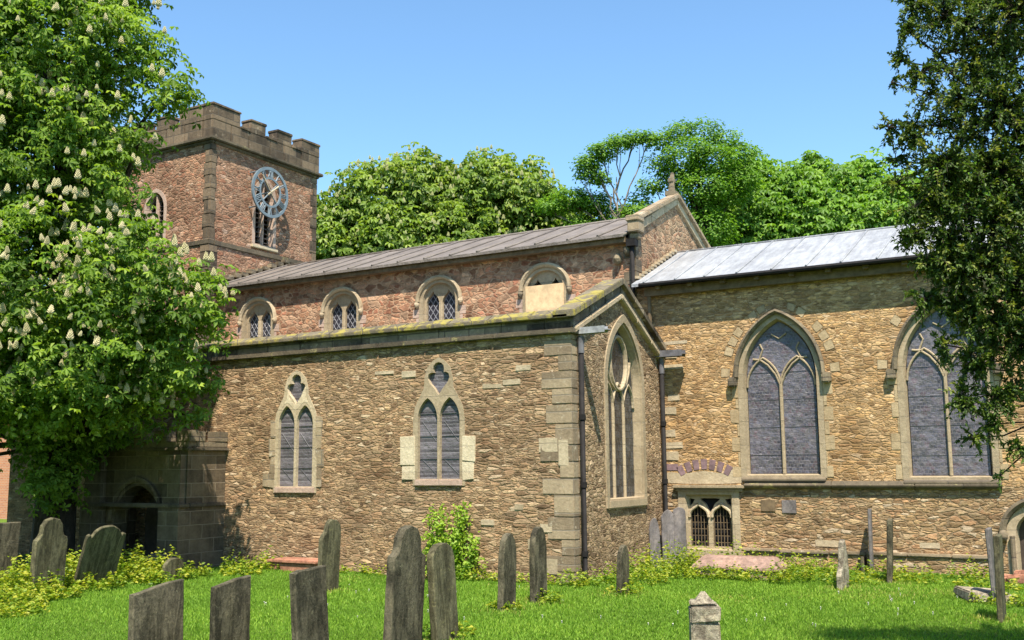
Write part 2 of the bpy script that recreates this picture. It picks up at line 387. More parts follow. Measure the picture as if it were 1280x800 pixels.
class MB:
    def __init__(s):
        s.v = []; s.f = []; s.ch = []
    def add(s, vs, fs):
        b = len(s.v); fb = len(s.f)
        s.v += [tuple(x) for x in vs]
        s.f += [tuple(b + i for i in f) for f in fs]
        s.ch.append((b, len(s.v), fb, len(s.f)))
        return s
    def pieces(s):
        """the far-apart groups of shapes, each a builder of its own"""
        n = len(s.ch)
        lo = np.array([np.min(s.v[a:b], 0) for a, b, _, _ in s.ch]); hi = np.array([np.max(s.v[a:b], 0) for a, b, _, _ in s.ch])
        size = (hi - lo).max(1)
        par = list(range(n))
        def find(i):
            while par[i] != i: i = par[i]
            return i
        for i in range(n):
            gap = np.maximum(0, np.maximum(lo[i] - hi, lo - hi[i]))
            near = np.sqrt((gap ** 2).sum(1)) <= np.maximum(.02, .48 * np.maximum(size, size[i]))
            for j in np.nonzero(near)[0]:
                a, b = find(i), find(int(j))
                if a != b: par[max(a, b)] = min(a, b)
        out = {}
        for i, (a, b, c, d) in enumerate(s.ch):
            q = out.setdefault(find(i), MB())
            q.add(s.v[a:b], [tuple(k - a for k in f) for f in s.f[c:d]])
        return list(out.values())
    def box(s, a, b, mp=None, j=0.0):
        x0, x1 = sorted((a[0], b[0])); y0, y1 = sorted((a[1], b[1])); z0, z1 = sorted((a[2], b[2]))
        vs = [(x0, y0, z0), (x1, y0, z0), (x1, y1, z0), (x0, y1, z0), (x0, y0, z1), (x1, y0, z1), (x1, y1, z1), (x0, y1, z1)]
        if j:
            vs = [tuple(c + random.uniform(-j, j) for c in v) for v in vs]
        if mp: vs = [mp(*v) for v in vs]
        return s.add(vs, [(0, 3, 2, 1), (4, 5, 6, 7), (0, 1, 5, 4), (1, 2, 6, 5), (2, 3, 7, 6), (3, 0, 4, 7)])
    def tube(s, pts, r, n=8, cap=True):
        pts = [Vector(p) for p in pts]
        rs = r if hasattr(r, '__len__') else [r] * len(pts)
        vs = []; fs = []
        for i, p in enumerate(pts):
            t = (pts[min(i + 1, len(pts) - 1)] - pts[max(i - 1, 0)]).normalized()
            a = t.orthogonal().normalized() if i == 0 else (a - t * a.dot(t)).normalized()
            b = t.cross(a)
            for k in range(n):
                q = 2 * math.pi * k / n
                vs.append(p + (a * math.cos(q) + b * math.sin(q)) * rs[i])
        for i in range(len(pts) - 1):
            for k in range(n):
                k2 = (k + 1) % n
                fs.append((i * n + k, i * n + k2, (i + 1) * n + k2, (i + 1) * n + k))
        if cap:
            fs.append(tuple(range(n))[::-1]); fs.append(tuple((len(pts) - 1) * n + k for k in range(n)))
        return s.add(vs, fs)
    def plate(s, outer, holes, d0, d1, mp, back=True, holes_back=None, outer_back=None):
        """flat sheet of stone with real openings: front at depth d0, back at d1"""
        loops = [outer] + list(holes)
        loopsb = [outer_back or outer] + list(holes_back or holes)
        tri = tessellate_polygon([[Vector((p[0], p[1], 0)) for p in L] for L in loops])
        flat = [p for L in loops for p in L]; flatb = [p for L in loopsb for p in L]
        n = len(flat)
        vs = [mp(p[0], d0, p[1]) for p in flat] + [mp(p[0], d1, p[1]) for p in flatb]
        fs = []
        for t in tri:
            a, b, c = (Vector(flat[i]) for i in t)
            if (b - a).cross(c - a) < 0: t = (t[0], t[2], t[1])
            fs.append(tuple(t))
            if back: fs.append((t[0] + n, t[2] + n, t[1] + n))
        k = 0
        for li, L in enumerate(loops):
            ar = sum(L[i][0] * L[(i + 1) % len(L)][1] - L[(i + 1) % len(L)][0] * L[i][1] for i in range(len(L)))
            flip = (ar < 0) ^ (li > 0)
            for i in range(len(L)):
                i2 = (i + 1) % len(L)
                q = (k + i, k + i + n, k + i2 + n, k + i2)
                fs.append(q[::-1] if flip else q)
            k += len(L)
        return s.add(vs, fs)
    def bar(s, path, wd, d0, d1, mp):
        """a moulded rib following a path in the plane of the window"""
        P = [Vector(p) for p in path]
        L = []; R = []
        for i, p in enumerate(P):
            t = (P[min(i + 1, len(P) - 1)] - P[max(i - 1, 0)]).normalized()
            nrm = Vector((-t.y, t.x)) * wd / 2
            L.append(p + nrm); R.append(p - nrm)
        k = 0.28
        sec = []
        for l, r_ in zip(L, R):
            c = (l + r_) / 2
            lf = c + (l - c) * k * 1.6; rf = c + (r_ - c) * k * 1.6
            dm = d0 + (d1 - d0) * 0.4
            sec.append([mp(l.x, d1, l.y), mp(l.x, dm, l.y), mp(lf.x, d0, lf.y), mp(rf.x, d0, rf.y), mp(r_.x, dm, r_.y), mp(r_.x, d1, r_.y)])
        vs = [v for q in sec for v in q]; fs = []
        for i in range(len(sec) - 1):
            for j in range(5):
                fs.append((i * 6 + j, (i + 1) * 6 + j, (i + 1) * 6 + j + 1, i * 6 + j + 1))
        fs.append((0, 1, 2, 3, 4, 5)); e = (len(sec) - 1) * 6
        fs.append((e + 5, e + 4, e + 3, e + 2, e + 1, e))
        return s.add(vs, fs)
    def build(s, name, mat, parent=None, loc=None, smooth=False, rot=None, bevel=0.0, split=True):
        if split and parent is not None and 1 < len(s.ch) < 700:
            P = s.pieces()
            if len(P) > 1:
                return [q.build(name, mat, parent, loc, smooth, rot, bevel, False) for q in P][0]
        me = bpy.data.meshes.new(name)
        o = bpy.data.objects.new(name, me)
        if parent is not None:
            off = origin(parent)
        else:
            off = Vector(loc) if loc is not None else Vector((0, 0, 0))
            o.location = off
        me.from_pydata([tuple(Vector(v) - off) for v in s.v] if rot is None else s.v, [], s.f)
        if rot is not None: o.rotation_euler = rot
        me.materials.append(MAT[mat])
        bm = bmesh.new(); bm.from_mesh(me)
        bmesh.ops.recalc_face_normals(bm, faces=bm.faces)
        if bevel:
            ed = [e for e in bm.edges if len(e.link_faces) == 2 and e.calc_face_angle(0) > 0.6]
            bmesh.ops.bevel(bm, geom=ed, offset=bevel, segments=2, affect='EDGES', clamp_overlap=True)
        bm.to_mesh(me); bm.free()
        if smooth:
            for p in me.polygons: p.use_smooth = True
        COL.objects.link(o)
        if parent is not None: o.parent = parent
        else: WLOC[o.name] = Vector(off)
        return o

def south(Y): return lambda u, d, z: (u, Y + d, z)
def east(X): return lambda u, d, z: (X - d, u, z)

def arch(xc, h, zs, zspr, za, n=14):
    """opening outline, anticlockwise from bottom left: sill zs, spring zspr, apex za"""
    a = za - zspr
    right = []
    if a >= h * 0.999:
        R = (h * h + a * a) / (2 * h)
        cx = xc + h - R
        th = math.atan2(a, xc - cx)
        right = [(cx + R * math.cos(th * i / n), zspr + R * math.sin(th * i / n)) for i in range(n + 1)]
    else:
        right = [(xc + h * math.cos(math.pi / 2 * i / n), zspr + a * math.sin(math.pi / 2 * i / n)) for i in range(n + 1)]
    left = [(2 * xc - x, z) for x, z in right[:-1]][::-1]
    return [(xc - h, zs), (xc + h, zs)] + right + left
def head(xc, h, zspr, za, n=14):
    return arch(xc, h, zspr - 1, zspr, za, n)[2:]
def ogee(xc, h, zs, zspr, za, n=8):
    a = za - zspr
    pts = [(h, 0), (h * .97, a * .22), (h * .82, a * .45), (h * .55, a * .62), (h * .28, a * .74), (h * .1, a * .87), (0, a)]
    r = [(xc + x, zspr + z) for x, z in pts]
    l = [(2 * xc - x, z) for x, z in r[:-1]][::-1]
    return [(xc - h, zs), (xc + h, zs)] + r + l
def smoothloop(pts, n=4):
    out = []
    N = len(pts)
    for i in range(N):
        p0, p1, p2, p3 = (Vector(pts[(i + k) % N]) for k in (-1, 0, 1, 2))
        for k in range(n):
            t = k / n
            q = 0.5 * ((2 * p1) + (p2 - p0) * t + (2 * p0 - 5 * p1 + 4 * p2 - p3) * t * t + (3 * p1 - p0 - 3 * p2 + p3) * t ** 3)
            out.append((q.x, q.y))
    return out
def scaled(L, c, k):
    return [(c[0] + (x - c[0]) * k, c[1] + (z - c[1]) * k) for x, z in L]

def blocks(mb, x0, x1, y0, y1, z0, z1, ln, axis='x', gap=0.006, j=0.004):
    a, b = (x0, x1) if axis == 'x' else (y0, y1)
    t = a
    while t < b - 0.05:
        e = min(b, t + ln * random.uniform(0.75, 1.25))
        if b - e < ln * 0.35: e = b
        if axis == 'x': mb.box((t + gap, y0, z0), (e - gap, y1, z1), j=j)
        else: mb.box((x0, t + gap, z0), (x1, e - gap, z1), j=j)
        t = e

# ------------------------------------------------------------------ ground
def gz(x, y):
    return 0.03 * math.sin(x * 0.9 + 1.3) * math.cos(y * 0.7) + 0.02 * math.sin(x * 2.3 + y * 1.7) - 0.03
def ground():
    xs = np.concatenate([np.linspace(-400, -22, 12), np.linspace(-20, 20, 81), np.linspace(22, 400, 12)])
    ys = np.concatenate([np.linspace(-300, -32, 9), np.linspace(-30, 12, 85), np.linspace(14, 500, 14)])
    mb = MB()
    vs = [(x, y, gz(x, y) if abs(x) < 21 and -31 < y < 13 else -0.03) for y in ys for x in xs]
    n = len(xs)
    fs = [(j * n + i, j * n + i + 1, (j + 1) * n + i + 1, (j + 1) * n + i) for j in range(len(ys) - 1) for i in range(n - 1)]
    mb.add(vs, fs)
    m = NT('turf')
    p = m.pos()
    n1 = m.noise(p, 1.1, 5, 0.7); n2 = m.noise(p, 25, 5, 0.8)
    c = m.mix(m.smooth(n1.outputs[0], .35, .65), (.11, .225, .02), (.17, .29, .034))
    c = m.mix(m.smooth(n2.outputs[0], .35, .7), (.09, .14, .02), c)
    m.bsdf(c, 0.95, n2.outputs[0], 0.05, 1.0, 0.1)
    MAT['turf'] = m.m
    o = mb.build('ground', 'turf', smooth=True)
    tag(o, kind='structure')
ground()

# ------------------------------------------------------------------ church
YC = 4.483            # south face of nave clerestory and chancel
XN = -0.577           # east face of nave gable
XT, YT, WT = -13.934, 4.106, 4.674
church = empty('church', (-5.0, 2.0, 0.0), 'old stone parish church with battlemented clock tower and lead roofs', 'church')

# --- south aisle wall
aw1 = dict(xc=-6.735, l=(-6.995, -6.475), h=.228, zs=1.70, zspr=3.05, za=3.46, tc=3.83)
aw2 = dict(xc=-2.985, l=(-3.25, -2.72), h=.238, zs=1.86, zspr=3.05, za=3.48, tc=3.88)
def surround(wd):
    x = wd['xc']; h = wd['h'] + .26 + .12
    s = wd['zs'] - .12
    z = wd['zspr']
    t = wd['tc']
    r = [(x + h, s), (x + h, z), (x + h * .93, z + .25), (x + h * .72, z + .48), (x + h * .58, z + .62), (x + h * .55, t), (x + h * .45, t + .2), (x + h * .22, t + .34), (x, t + .40)]
    l = [(2 * x - a, b) for a, b in r[:-1]][::-1]
    return r + l
aisle_holes = [surround(aw1), surround(aw2)]
mb = MB()
mb.plate([(-16.65, -.3), (-.004, -.3), (-.004, 4.62), (-16.65, 4.62)], aisle_holes, 0, .5, south(0))
mb.plate([(.005, -.3), (YC - .005, -.3), (YC - .005, 4.55), (2.24, 5.62), (.005, 4.6)], [arch(2.38, .985, 1.28, 3.75, 5.2)], 0, .4, east(0))
mb.plate([(0.5, -.3), (6.0, -.3), (6.0, 4.62), (0.5, 4.62)], [], 0, .4, lambda u, d, z: (-16.65 + d, u, z))
aw = mb.build('aisle_wall', 'aisle', church)
aw.data.materials.append(MAT['aisle_east'])
for p in aw.data.polygons:
    if p.normal.x > 0.7: p.material_index = 1

# parapet of the aisle: ashlar band, string, coping
mb = MB(); blocks(mb, -16.7, 0.0, -.02, .3, 4.62, 4.86, .95); mb.build('aisle_parapet', 'parapet', church, bevel=.008)
mb = MB()
blocks(mb, -16.7, .10, -.10, .3, 4.56, 4.66, 1.3)
mb.build('string_course', 'string', church, bevel=.015)
mb = MB()
t = -16.75
while t < -.05:
    e = min(.0, t + random.uniform(.8, 1.2)); e = 0 if e > -.4 else e
    # sloping weathered coping stone
    x0, x1 = t + .004, e - .004
    d = random.uniform(-.006, .006)
    vs = []
    for x in (x0, x1):
        vs += [(x, -.13, 4.86 + d), (x, -.13, 4.93 + d), (x, .10, 5.06 + d), (x, .38, 5.0 + d), (x, .38, 4.86 + d)]
    mb.add(vs, [(0, 1, 2, 3, 4), (9, 8, 7, 6, 5)] + [(i, i + 5, (i + 1) % 5 + 5, (i + 1) % 5) for i in range(5)])
    t = e
mb.build('aisle_coping', 'coping', church, bevel=.012)

# gable coping and mouldings of the aisle east wall
def rake(mb, y0, z0, y1, z1, x0, x1, zt, zb, n=3):
    """raking band in the YZ plane from (y0,z0) to (y1,z1); thickness from zb to zt"""
    for i in range(n):
        a = i / n + (.002 if i else 0); b = (i + 1) / n - (.002 if i < n - 1 else 0)
        P = [(y0 + (y1 - y0) * q, z0 + (z1 - z0) * q) for q in (a, b)]
        vs = []
        for (y, z) in P:
            vs += [(x0, y, z + zb), (x1, y, z + zb), (x1, y, z + zt), (x0, y, z + zt)]
        mb.add(vs, [(0, 1, 2, 3), (7, 6, 5, 4)] + [(j, j + 4, (j + 1) % 4 + 4, (j + 1) % 4) for j in range(4)])
mb = MB()
rake(mb, -.13, 4.86, 2.16, 5.80, -.32, .15, .13, 0, 4)
mb.build('gable_coping', 'coping', church, bevel=.012)
mb = MB()
rake(mb, 2.17, 5.80, 4.40, 4.60, -.32, .15, .13, 0, 4)
rake(mb, -.02, 4.66, 2.165, 5.60, -.3, .06, .20, .02, 3)
rake(mb, 2.175, 5.60, 4.36, 4.40, -.3, .06, .20, .02, 3)
mb.build('gable_moulding', 'parapet', church, bevel=.012)
mb = MB()
rake(mb, .0, 4.56, 2.165, 5.50, -.2, .11, .12, .0, 3)
rake(mb, 2.175, 5.50, 4.40, 4.32, -.2, .11, .12, .0, 3)
mb.build('gable_moulding', 'pale', church, bevel=.02)
# aisle roof behind the parapet
mb = MB()
mb.add([(-16.6, .3, 4.66), (-.3, .3, 4.66), (-.3, YC, 5.35), (-16.6, YC, 5.35)], [(0, 1, 2, 3)])
mb.build('aisle_roof', 'nave_roof', church)

# quoins at the aisle corner, long and short work
mb = MB()
z = -.2; k = 0
while z < 4.5:
    hgt = random.uniform(.26, .42); hgt = min(hgt, 4.55 - z)
    a, b = ((.62, .24) if k % 2 else (.34, .40)); a += random.uniform(-.08, .08)
    mb.box((-a, -.012, z + .004), (.012, .2, z + hgt - .004), j=.004)
    mb.box((-.25, -.008, z + .006), (.010, b, z + hgt - .006), j=.003)
    z += hgt; k += 1
mb.build('quoins', 'quoin', church, bevel=.01)
mb = MB()   # pale replaced blocks near the corner
for x0, z0, w_, h_ in [(-.72, 2.35, .42, .28), (-.30, 2.1, .22, .5), (-.70, .88, .26, .17), (-1.25, 1.28, .2, .12), (-.98, .55, .24, .2), (-.6, .12, .26, .3), (-2.0, .98, .3, .12), (-1.5, 3.65, .4, .12), (-1.2, 3.9, .34, .12), (-4.6, 4.0, .5, .1), (-3.9, 3.92, .35, .13), (-1.95, 3.6, .45, .1)]:
    mb.box((x0, -.014, z0), (x0 + w_, .1, z0 + h_), j=.008)
mb.build('pale_block', 'pale', church, bevel=.012)

# --- windows
def aisle_window(wd, headmat, jambmat, blocks_=()):
    mp = south(0)
    root = MB()
    xc = wd['xc']
    l1 = arch(wd['l'][0], wd['h'], wd['zs'], wd['zspr'], wd['za'], 8)
    l2 = arch(wd['l'][1], wd['h'], wd['zs'], wd['zspr'], wd['za'], 8)
    t = wd['tc']
    half = [(0, -.36), (.10, -.22), (.21, -.11), (.265, -.01), (.245, .075), (.175, .11), (.125, .105), (.135, .17), (.12, .245), (.065, .295), (0, .31)]
    tr = [(xc + a, t + b) for a, b in half] + [(xc - a, t + b) for a, b in half[-2:0:-1]]
    out = surround(wd)
    c = (xc, (wd["zs"] + t) / 2)
    hb = [scaled(l1, (wd['l'][0], 2.6), .97), scaled(l2, (wd['l'][1], 2.6), .97), scaled(tr, (xc, t), .95)]
    root.plate(scaled(out, c, 1.004), [l1, l2, tr], -.012, .22, mp, holes_back=hb)
    win = root.build('window', headmat, church)
    g = MB(); g.plate(scaled(out, c, .97), [], .065, .09, mp); g.build('glass', 'glass_aisle', win)
    sl_ = MB(); sl_.box((xc - .56, -.05, wd['zs'] - .13), (xc + .56, .2, wd['zs'] - .003)); sl_.build('sill', 'hood' if headmat == 'cream' else 'pinkstone', win, bevel=.015)
    if blocks_:
        q = MB()
        for x0, x1, z0, z1 in blocks_:
            q.box((x0, -.02, z0), (x1, .1, z1), j=.018)
        q.build('jamb_block', jambmat, win, bevel=.01)
    m_ = MB()
    # saddle bars and slanting rods standing in for lines reflected in the glass
    for lx in wd['l']:
        for zz in (wd['zs'] + .4, wd['zs'] + .85, wd['zs'] + 1.3):
            m_.box((lx - wd['h'] * .95, .05, zz), (lx + wd['h'] * .95, .06, zz + .012))
        m_.tube([mp(lx - .17, .06, wd['zs'] + 1.15), mp(lx + .17, .06, wd['zs'] + .75)], .006, 5)
        m_.tube([mp(lx - .17, .06, wd['zs'] + .4), mp(lx + .17, .06, wd['zs'] + .1)], .006, 5)
    m_.build('saddle_bar', 'leadpipe', win)
    return win
aisle_window(aw1, 'pale', 'quoin', [(-7.50, -7.31, 1.68, 2.0), (-7.45, -7.31, 2.0, 2.35), (-7.50, -7.31, 2.36, 2.75), (-7.45, -7.31, 2.76, 3.15), (-7.66, -7.50, 1.7, 1.98),
                                    (-6.16, -5.98, 1.7, 2.1), (-6.16, -5.94, 2.11, 2.5), (-6.16, -6.0, 2.51, 2.95), (-6.16, -5.97, 2.96, 3.2)])
aisle_window(aw2, 'tracery', 'cream', [(-3.88, -3.55, 1.86, 2.12), (-3.92, -3.55, 2.125, 2.72), (-2.42, -2.17, 1.85, 2.2), (-2.42, -2.13, 2.205, 2.70)])
mb = MB()  # limewash patch on the head of the west window
xc = aw1['xc']
mb.plate(smoothloop([(xc - .56, 3.12), (xc - .40, 3.40), (xc - .26, 3.62), (xc - .24, 3.80), (xc - .19, 3.62), (xc - .02, 3.47), (xc, 3.49), (xc + .12, 3.6), (xc + .26, 3.86), (xc + .28, 3.62), (xc + .42, 3.42),
          (xc + .50, 3.2), (xc + .44, 3.36), (xc + .26, 3.53), (xc + .1, 3.42), (xc, 3.36), (xc - .1, 3.42), (xc - .26, 3.53), (xc - .42, 3.38)], 2), [], -.016, -.004, south(0))
mb.build('limewash_patch', 'cream', church)

def hoodmould(mb, xc, h, zspr, za, wd, d0, d1, mp, n=16):
    P = head(xc, h, zspr, za, n)
    # outward-projecting drip moulding
    L = []
    for i, p in enumerate(P):
        pv = Vector(p)
        t = (Vector(P[min(i + 1, len(P) - 1)]) - Vector(P[max(i - 1, 0)])).normalized()
        nrm = Vector((t.y, -t.x)) * wd
        L.append((pv, pv + nrm))
    vs = []; fs = []
    for a, b in L:
        vs += [mp(a.x, d1, a.y), mp(a.x, d0 * .6, a.y), mp(b.x * .5 + a.x * .5, d0, b.y * .5 + a.y * .5), mp(b.x, d0 * .8, b.y), mp(b.x, d1, b.y)]
    for i in range(len(L) - 1):
        for j in range(4):
            fs.append((i * 5 + j, i * 5 + j + 1, (i + 1) * 5 + j + 1, (i + 1) * 5 + j))
    e = (len(L) - 1) * 5
    fs += [(4, 3, 2, 1, 0), (e, e + 1, e + 2, e + 3, e + 4)]
    mb.add(vs, fs)

# clerestory windows
CW = [-12.27, -9.2, -6.03, -2.95]
def clerestory(xc, boarded=False):
    mp = south(YC)
    o = arch(xc, .62, 5.45, 6.32, 6.88, 12)
    inn = arch(xc, .50, 5.55, 6.32, 6.78, 12)
    innb = arch(xc, .47, 5.57, 6.32, 6.75, 12)
    f = MB(); f.plate(scaled(o, (xc, 6.2), 1.004), [inn], -.012, .22, mp, holes_back=[innb])
    win = f.build('window', 'tracery', church)
    g = MB(); g.plate(scaled(innb, (xc, 6.1), 1.02), [], .17, .19, mp); g.build('glass', 'dark' if boarded else 'glass_diamond', win)
    tr = MB()
    tr.plate(scaled(inn, (xc, 6.1), 1.0), [ogee(xc - .245, .20, 5.6, 6.22, 6.60), ogee(xc + .245, .20, 5.6, 6.22, 6.60)], .08, .16, mp)
    tr.build('tracery', 'tracery', win)
    mu = MB(); mu.bar([(xc, 5.5), (xc, 6.28)], .10, .03, .15, mp); mu.build('mullion', 'pale', win)
    hd = MB(); hoodmould(hd, xc, .60, 6.32, 6.86, .10, -.09, .05, mp)
    hd.build('hood_mould', 'pale', win)
    for sx in (-1, 1):
        st = MB(); carved_head(st, (xc + sx * .67, YC - .04, 6.25), .08); st.build('hood_stop', 'pale' if xc < -4 else 'hood', win)
    jb = MB(); z = 5.45
    k = 0
    while z < 6.2:
        for sx in (-1, 1):
            a = .62; b = .62 + (.10 if k % 2 else .2)
            jb.box((xc + sx * a, YC - .008, z + .005), (xc + sx * b, YC + .1, z + .225), j=.003)
        z += .23; k += 1
    jb.build('jamb_block', 'pinkstone', win, bevel=.008)
    if boarded:
        bd = MB(); bd.box((xc - .52, YC - .05, 5.5), (xc + .52, YC - .028, 6.42)); bd.build('board', 'ply', win)
    return o
def carved_head(mb, c, r):
    bm = bmesh.new(); bmesh.ops.create_icosphere(bm, subdivisions=2, radius=1.0)
    rr = random.Random(int(abs(c[0]) * 100 + abs(c[2]) * 37))
    vs = []
    for v in bm.verts:
        p = v.co.copy()
        if p.y < -.3:    # face: brow, nose, sunken eyes, chin
            p.y -= .25 * math.exp(-(p.x ** 2) / .05 - ((p.z + .05) ** 2) / .12)
            p.y += .22 * math.exp(-((abs(p.x) - .38) ** 2) / .03 - ((p.z - .18) ** 2) / .03)
        p *= 1 + rr.uniform(-.06, .06)
        vs.append((c[0] + p.x * r * .85, c[1] + p.y * r, c[2] + p.z * r * 1.15))
    bm.verts.index_update()
    mb.add(vs, [[v.index for v in f.verts] for f in bm.faces]); bm.free()
nave_holes = []
for i, xc in enumerate(CW):
    nave_holes.append(clerestory(xc, i == 3))

# nave walls
mb = MB()
mb.plate([(XT, 4.3), (XN - .004, 4.3), (XN - .004, 7.32), (XT, 7.32)], nave_holes, 0, .5, south(YC))
mb.plate([(XT, 0), (XN - .004, 0), (XN - .004, 7.32), (XT, 7.32)], [], 0, .5, lambda u, d, z: (u, 9.7 - d, z))
mb.build('nave_wall', 'nave', church)
mb = MB()
mb.plate([(YC + .004, 5.2), (9.696, 5.2), (9.696, 7.4), (9.68, 7.55), (7.09, 8.66), (YC + .02, 7.55), (YC + .004, 7.4)], [], 0, .12, east(XN))
mb.build('nave_gable', 'gable', church)
mb = MB()   # quoins of the nave corner
z = 5.3; k = 0
while z < 7.35:
    mb.box((XN - (.3 if k % 2 else .16), YC - .01, z + .004), (XN + .012, YC + (.16 if k % 2 else .34), z + .30), j=.004)
    z += .305; k += 1
mb.build('quoins', 'hood', church, bevel=.01)
mb = MB()
rake(mb, YC - .13, 7.64, 7.08, 8.80, XN - .15, XN + .13, .13, 0, 4)
rake(mb, 7.10, 8.80, 9.85, 7.60, XN - .15, XN + .13, .13, 0, 4)
mb.box((XN - .11, YC - .2, 7.40), (XN + .17, YC + .16, 7.66)); mb.box((XN - .14, YC - .23, 7.66), (XN + .19, YC + .12, 7.80)); mb.box((XN - .09, YC - .12, 7.25), (XN + .13, YC + .1, 7.395))
mb.build('gable_coping', 'quoin', church, bevel=.02)
mb = MB()
rake(mb, YC + .02, 7.42, 7.085, 8.63, XN - .10, XN + .06, .21, .0, 3)
rake(mb, 7.095, 8.63, 9.75, 7.40, XN - .10, XN + .06, .21, .0, 3)
mb.build('gable_moulding', 'pale', church, bevel=.012)
mb = MB()   # broken cross stump on the gable apex
mb.box((XN - .22, 6.93, 8.86), (XN + .06, 7.25, 9.0), j=.01); mb.tube([(XN - .08, 7.09, 8.98), (XN - .08, 7.09, 9.2), (XN - .06, 7.12, 9.5)], [.10, .075, .05], 8)
mb.box((XN - .14, 7.0, 9.22), (XN - .02, 7.24, 9.34), j=.02)
mb.build('gable_finial', 'hood', church, bevel=.02)
mb = MB()   # stepped weathering stones where the chancel roof meets the gable
for i in range(13):
    q = i / 13
    y = 4.45 + q * 2.5; z = 6.3 + q * 1.12
    mb.box((XN - .1, y, z + .03), (XN + .07, y + .2, z + .10), j=.006)
mb.build('roof_weathering', 'pale', church, bevel=.01)
mb = MB()
for c, r in (((-1.0, YC - .06, 6.83), .12), ((-.74, YC - .08, 7.0), .10)):
    carved_head(mb, c, r)
mb.build('carved_corbel', 'hood', church)

# roofs: lead sheets with rolls
def leaded(name, mat, x0, x1, ye, ze, yr, zr, yn, step, rollr, verge=.0, th=.07):
    mb = MB()
    for a, b in (((ye, ze), (yr, zr)), ((yn, ze), (yr, zr))):
        vs = [(x0, a[0], a[1]), (x1, a[0], a[1]), (x1, b[0], b[1]), (x0, b[0], b[1])]
        vs += [(x, y, z - th) for x, y, z in vs]
        mb.add(vs, [(0, 1, 2, 3), (7, 6, 5, 4), (0, 4, 5, 1), (1, 5, 6, 2), (3, 7, 4, 0)])
    x = x0 + step * .4
    while x < x1:
        for a, b in (((ye, ze), (yr, zr)), ((yn, ze), (yr, zr))):
            mb.tube([(x, a[0], a[1] + rollr * .4), (x + random.uniform(-.015, .015), (a[0] + b[0]) / 2, (a[1] + b[1]) / 2 + rollr * .4), (x, b[0], b[1] + rollr * .4)], rollr, 8)
        x += step * random.uniform(.94, 1.06)
    mb.tube([(x0, yr, zr + .01), (x1, yr, zr + .01)], rollr * 1.2, 8)
    rf = mb.build(name, mat, church)
    for p in rf.data.polygons: p.use_smooth = len(p.vertices) == 4 and p.area < 0.6
    return rf
rf = leaded('nave_roof', 'nave_roof', XT + .01, XN - .155, 4.17, 7.36, 7.09, 8.44, 10.0, .82, .032)
mb = MB(); mb.box((XT + .02, 4.27, 7.262), (XN - .16, 4.30, 7.32)); mb.box((XT + .02, 4.26, 7.18), (XN - .16, YC - .005, 7.27)); mb.build('eaves_board', 'wood', rf)
rf = leaded('chancel_roof', 'chancel_roof', XN + .02, 11.2, 4.16, 6.16, 7.09, 7.40, 10.0, .72, .022)
mb = MB(); mb.box((XN + .25, 4.33, 5.88), (11.2, YC - .005, 6.08)); 
x = 0.0
while x < 11: 
    mb.box((x, 4.20, 6.0), (x + .10, 4.325, 6.08)); x += .75
mb.build('eaves_board', 'wood', rf)
mb = MB(); mb.tube([(XN + .22, 4.115, 6.105), (11.2, 4.115, 6.105)], .05, 8); mb.build('gutter', 'iron', rf)

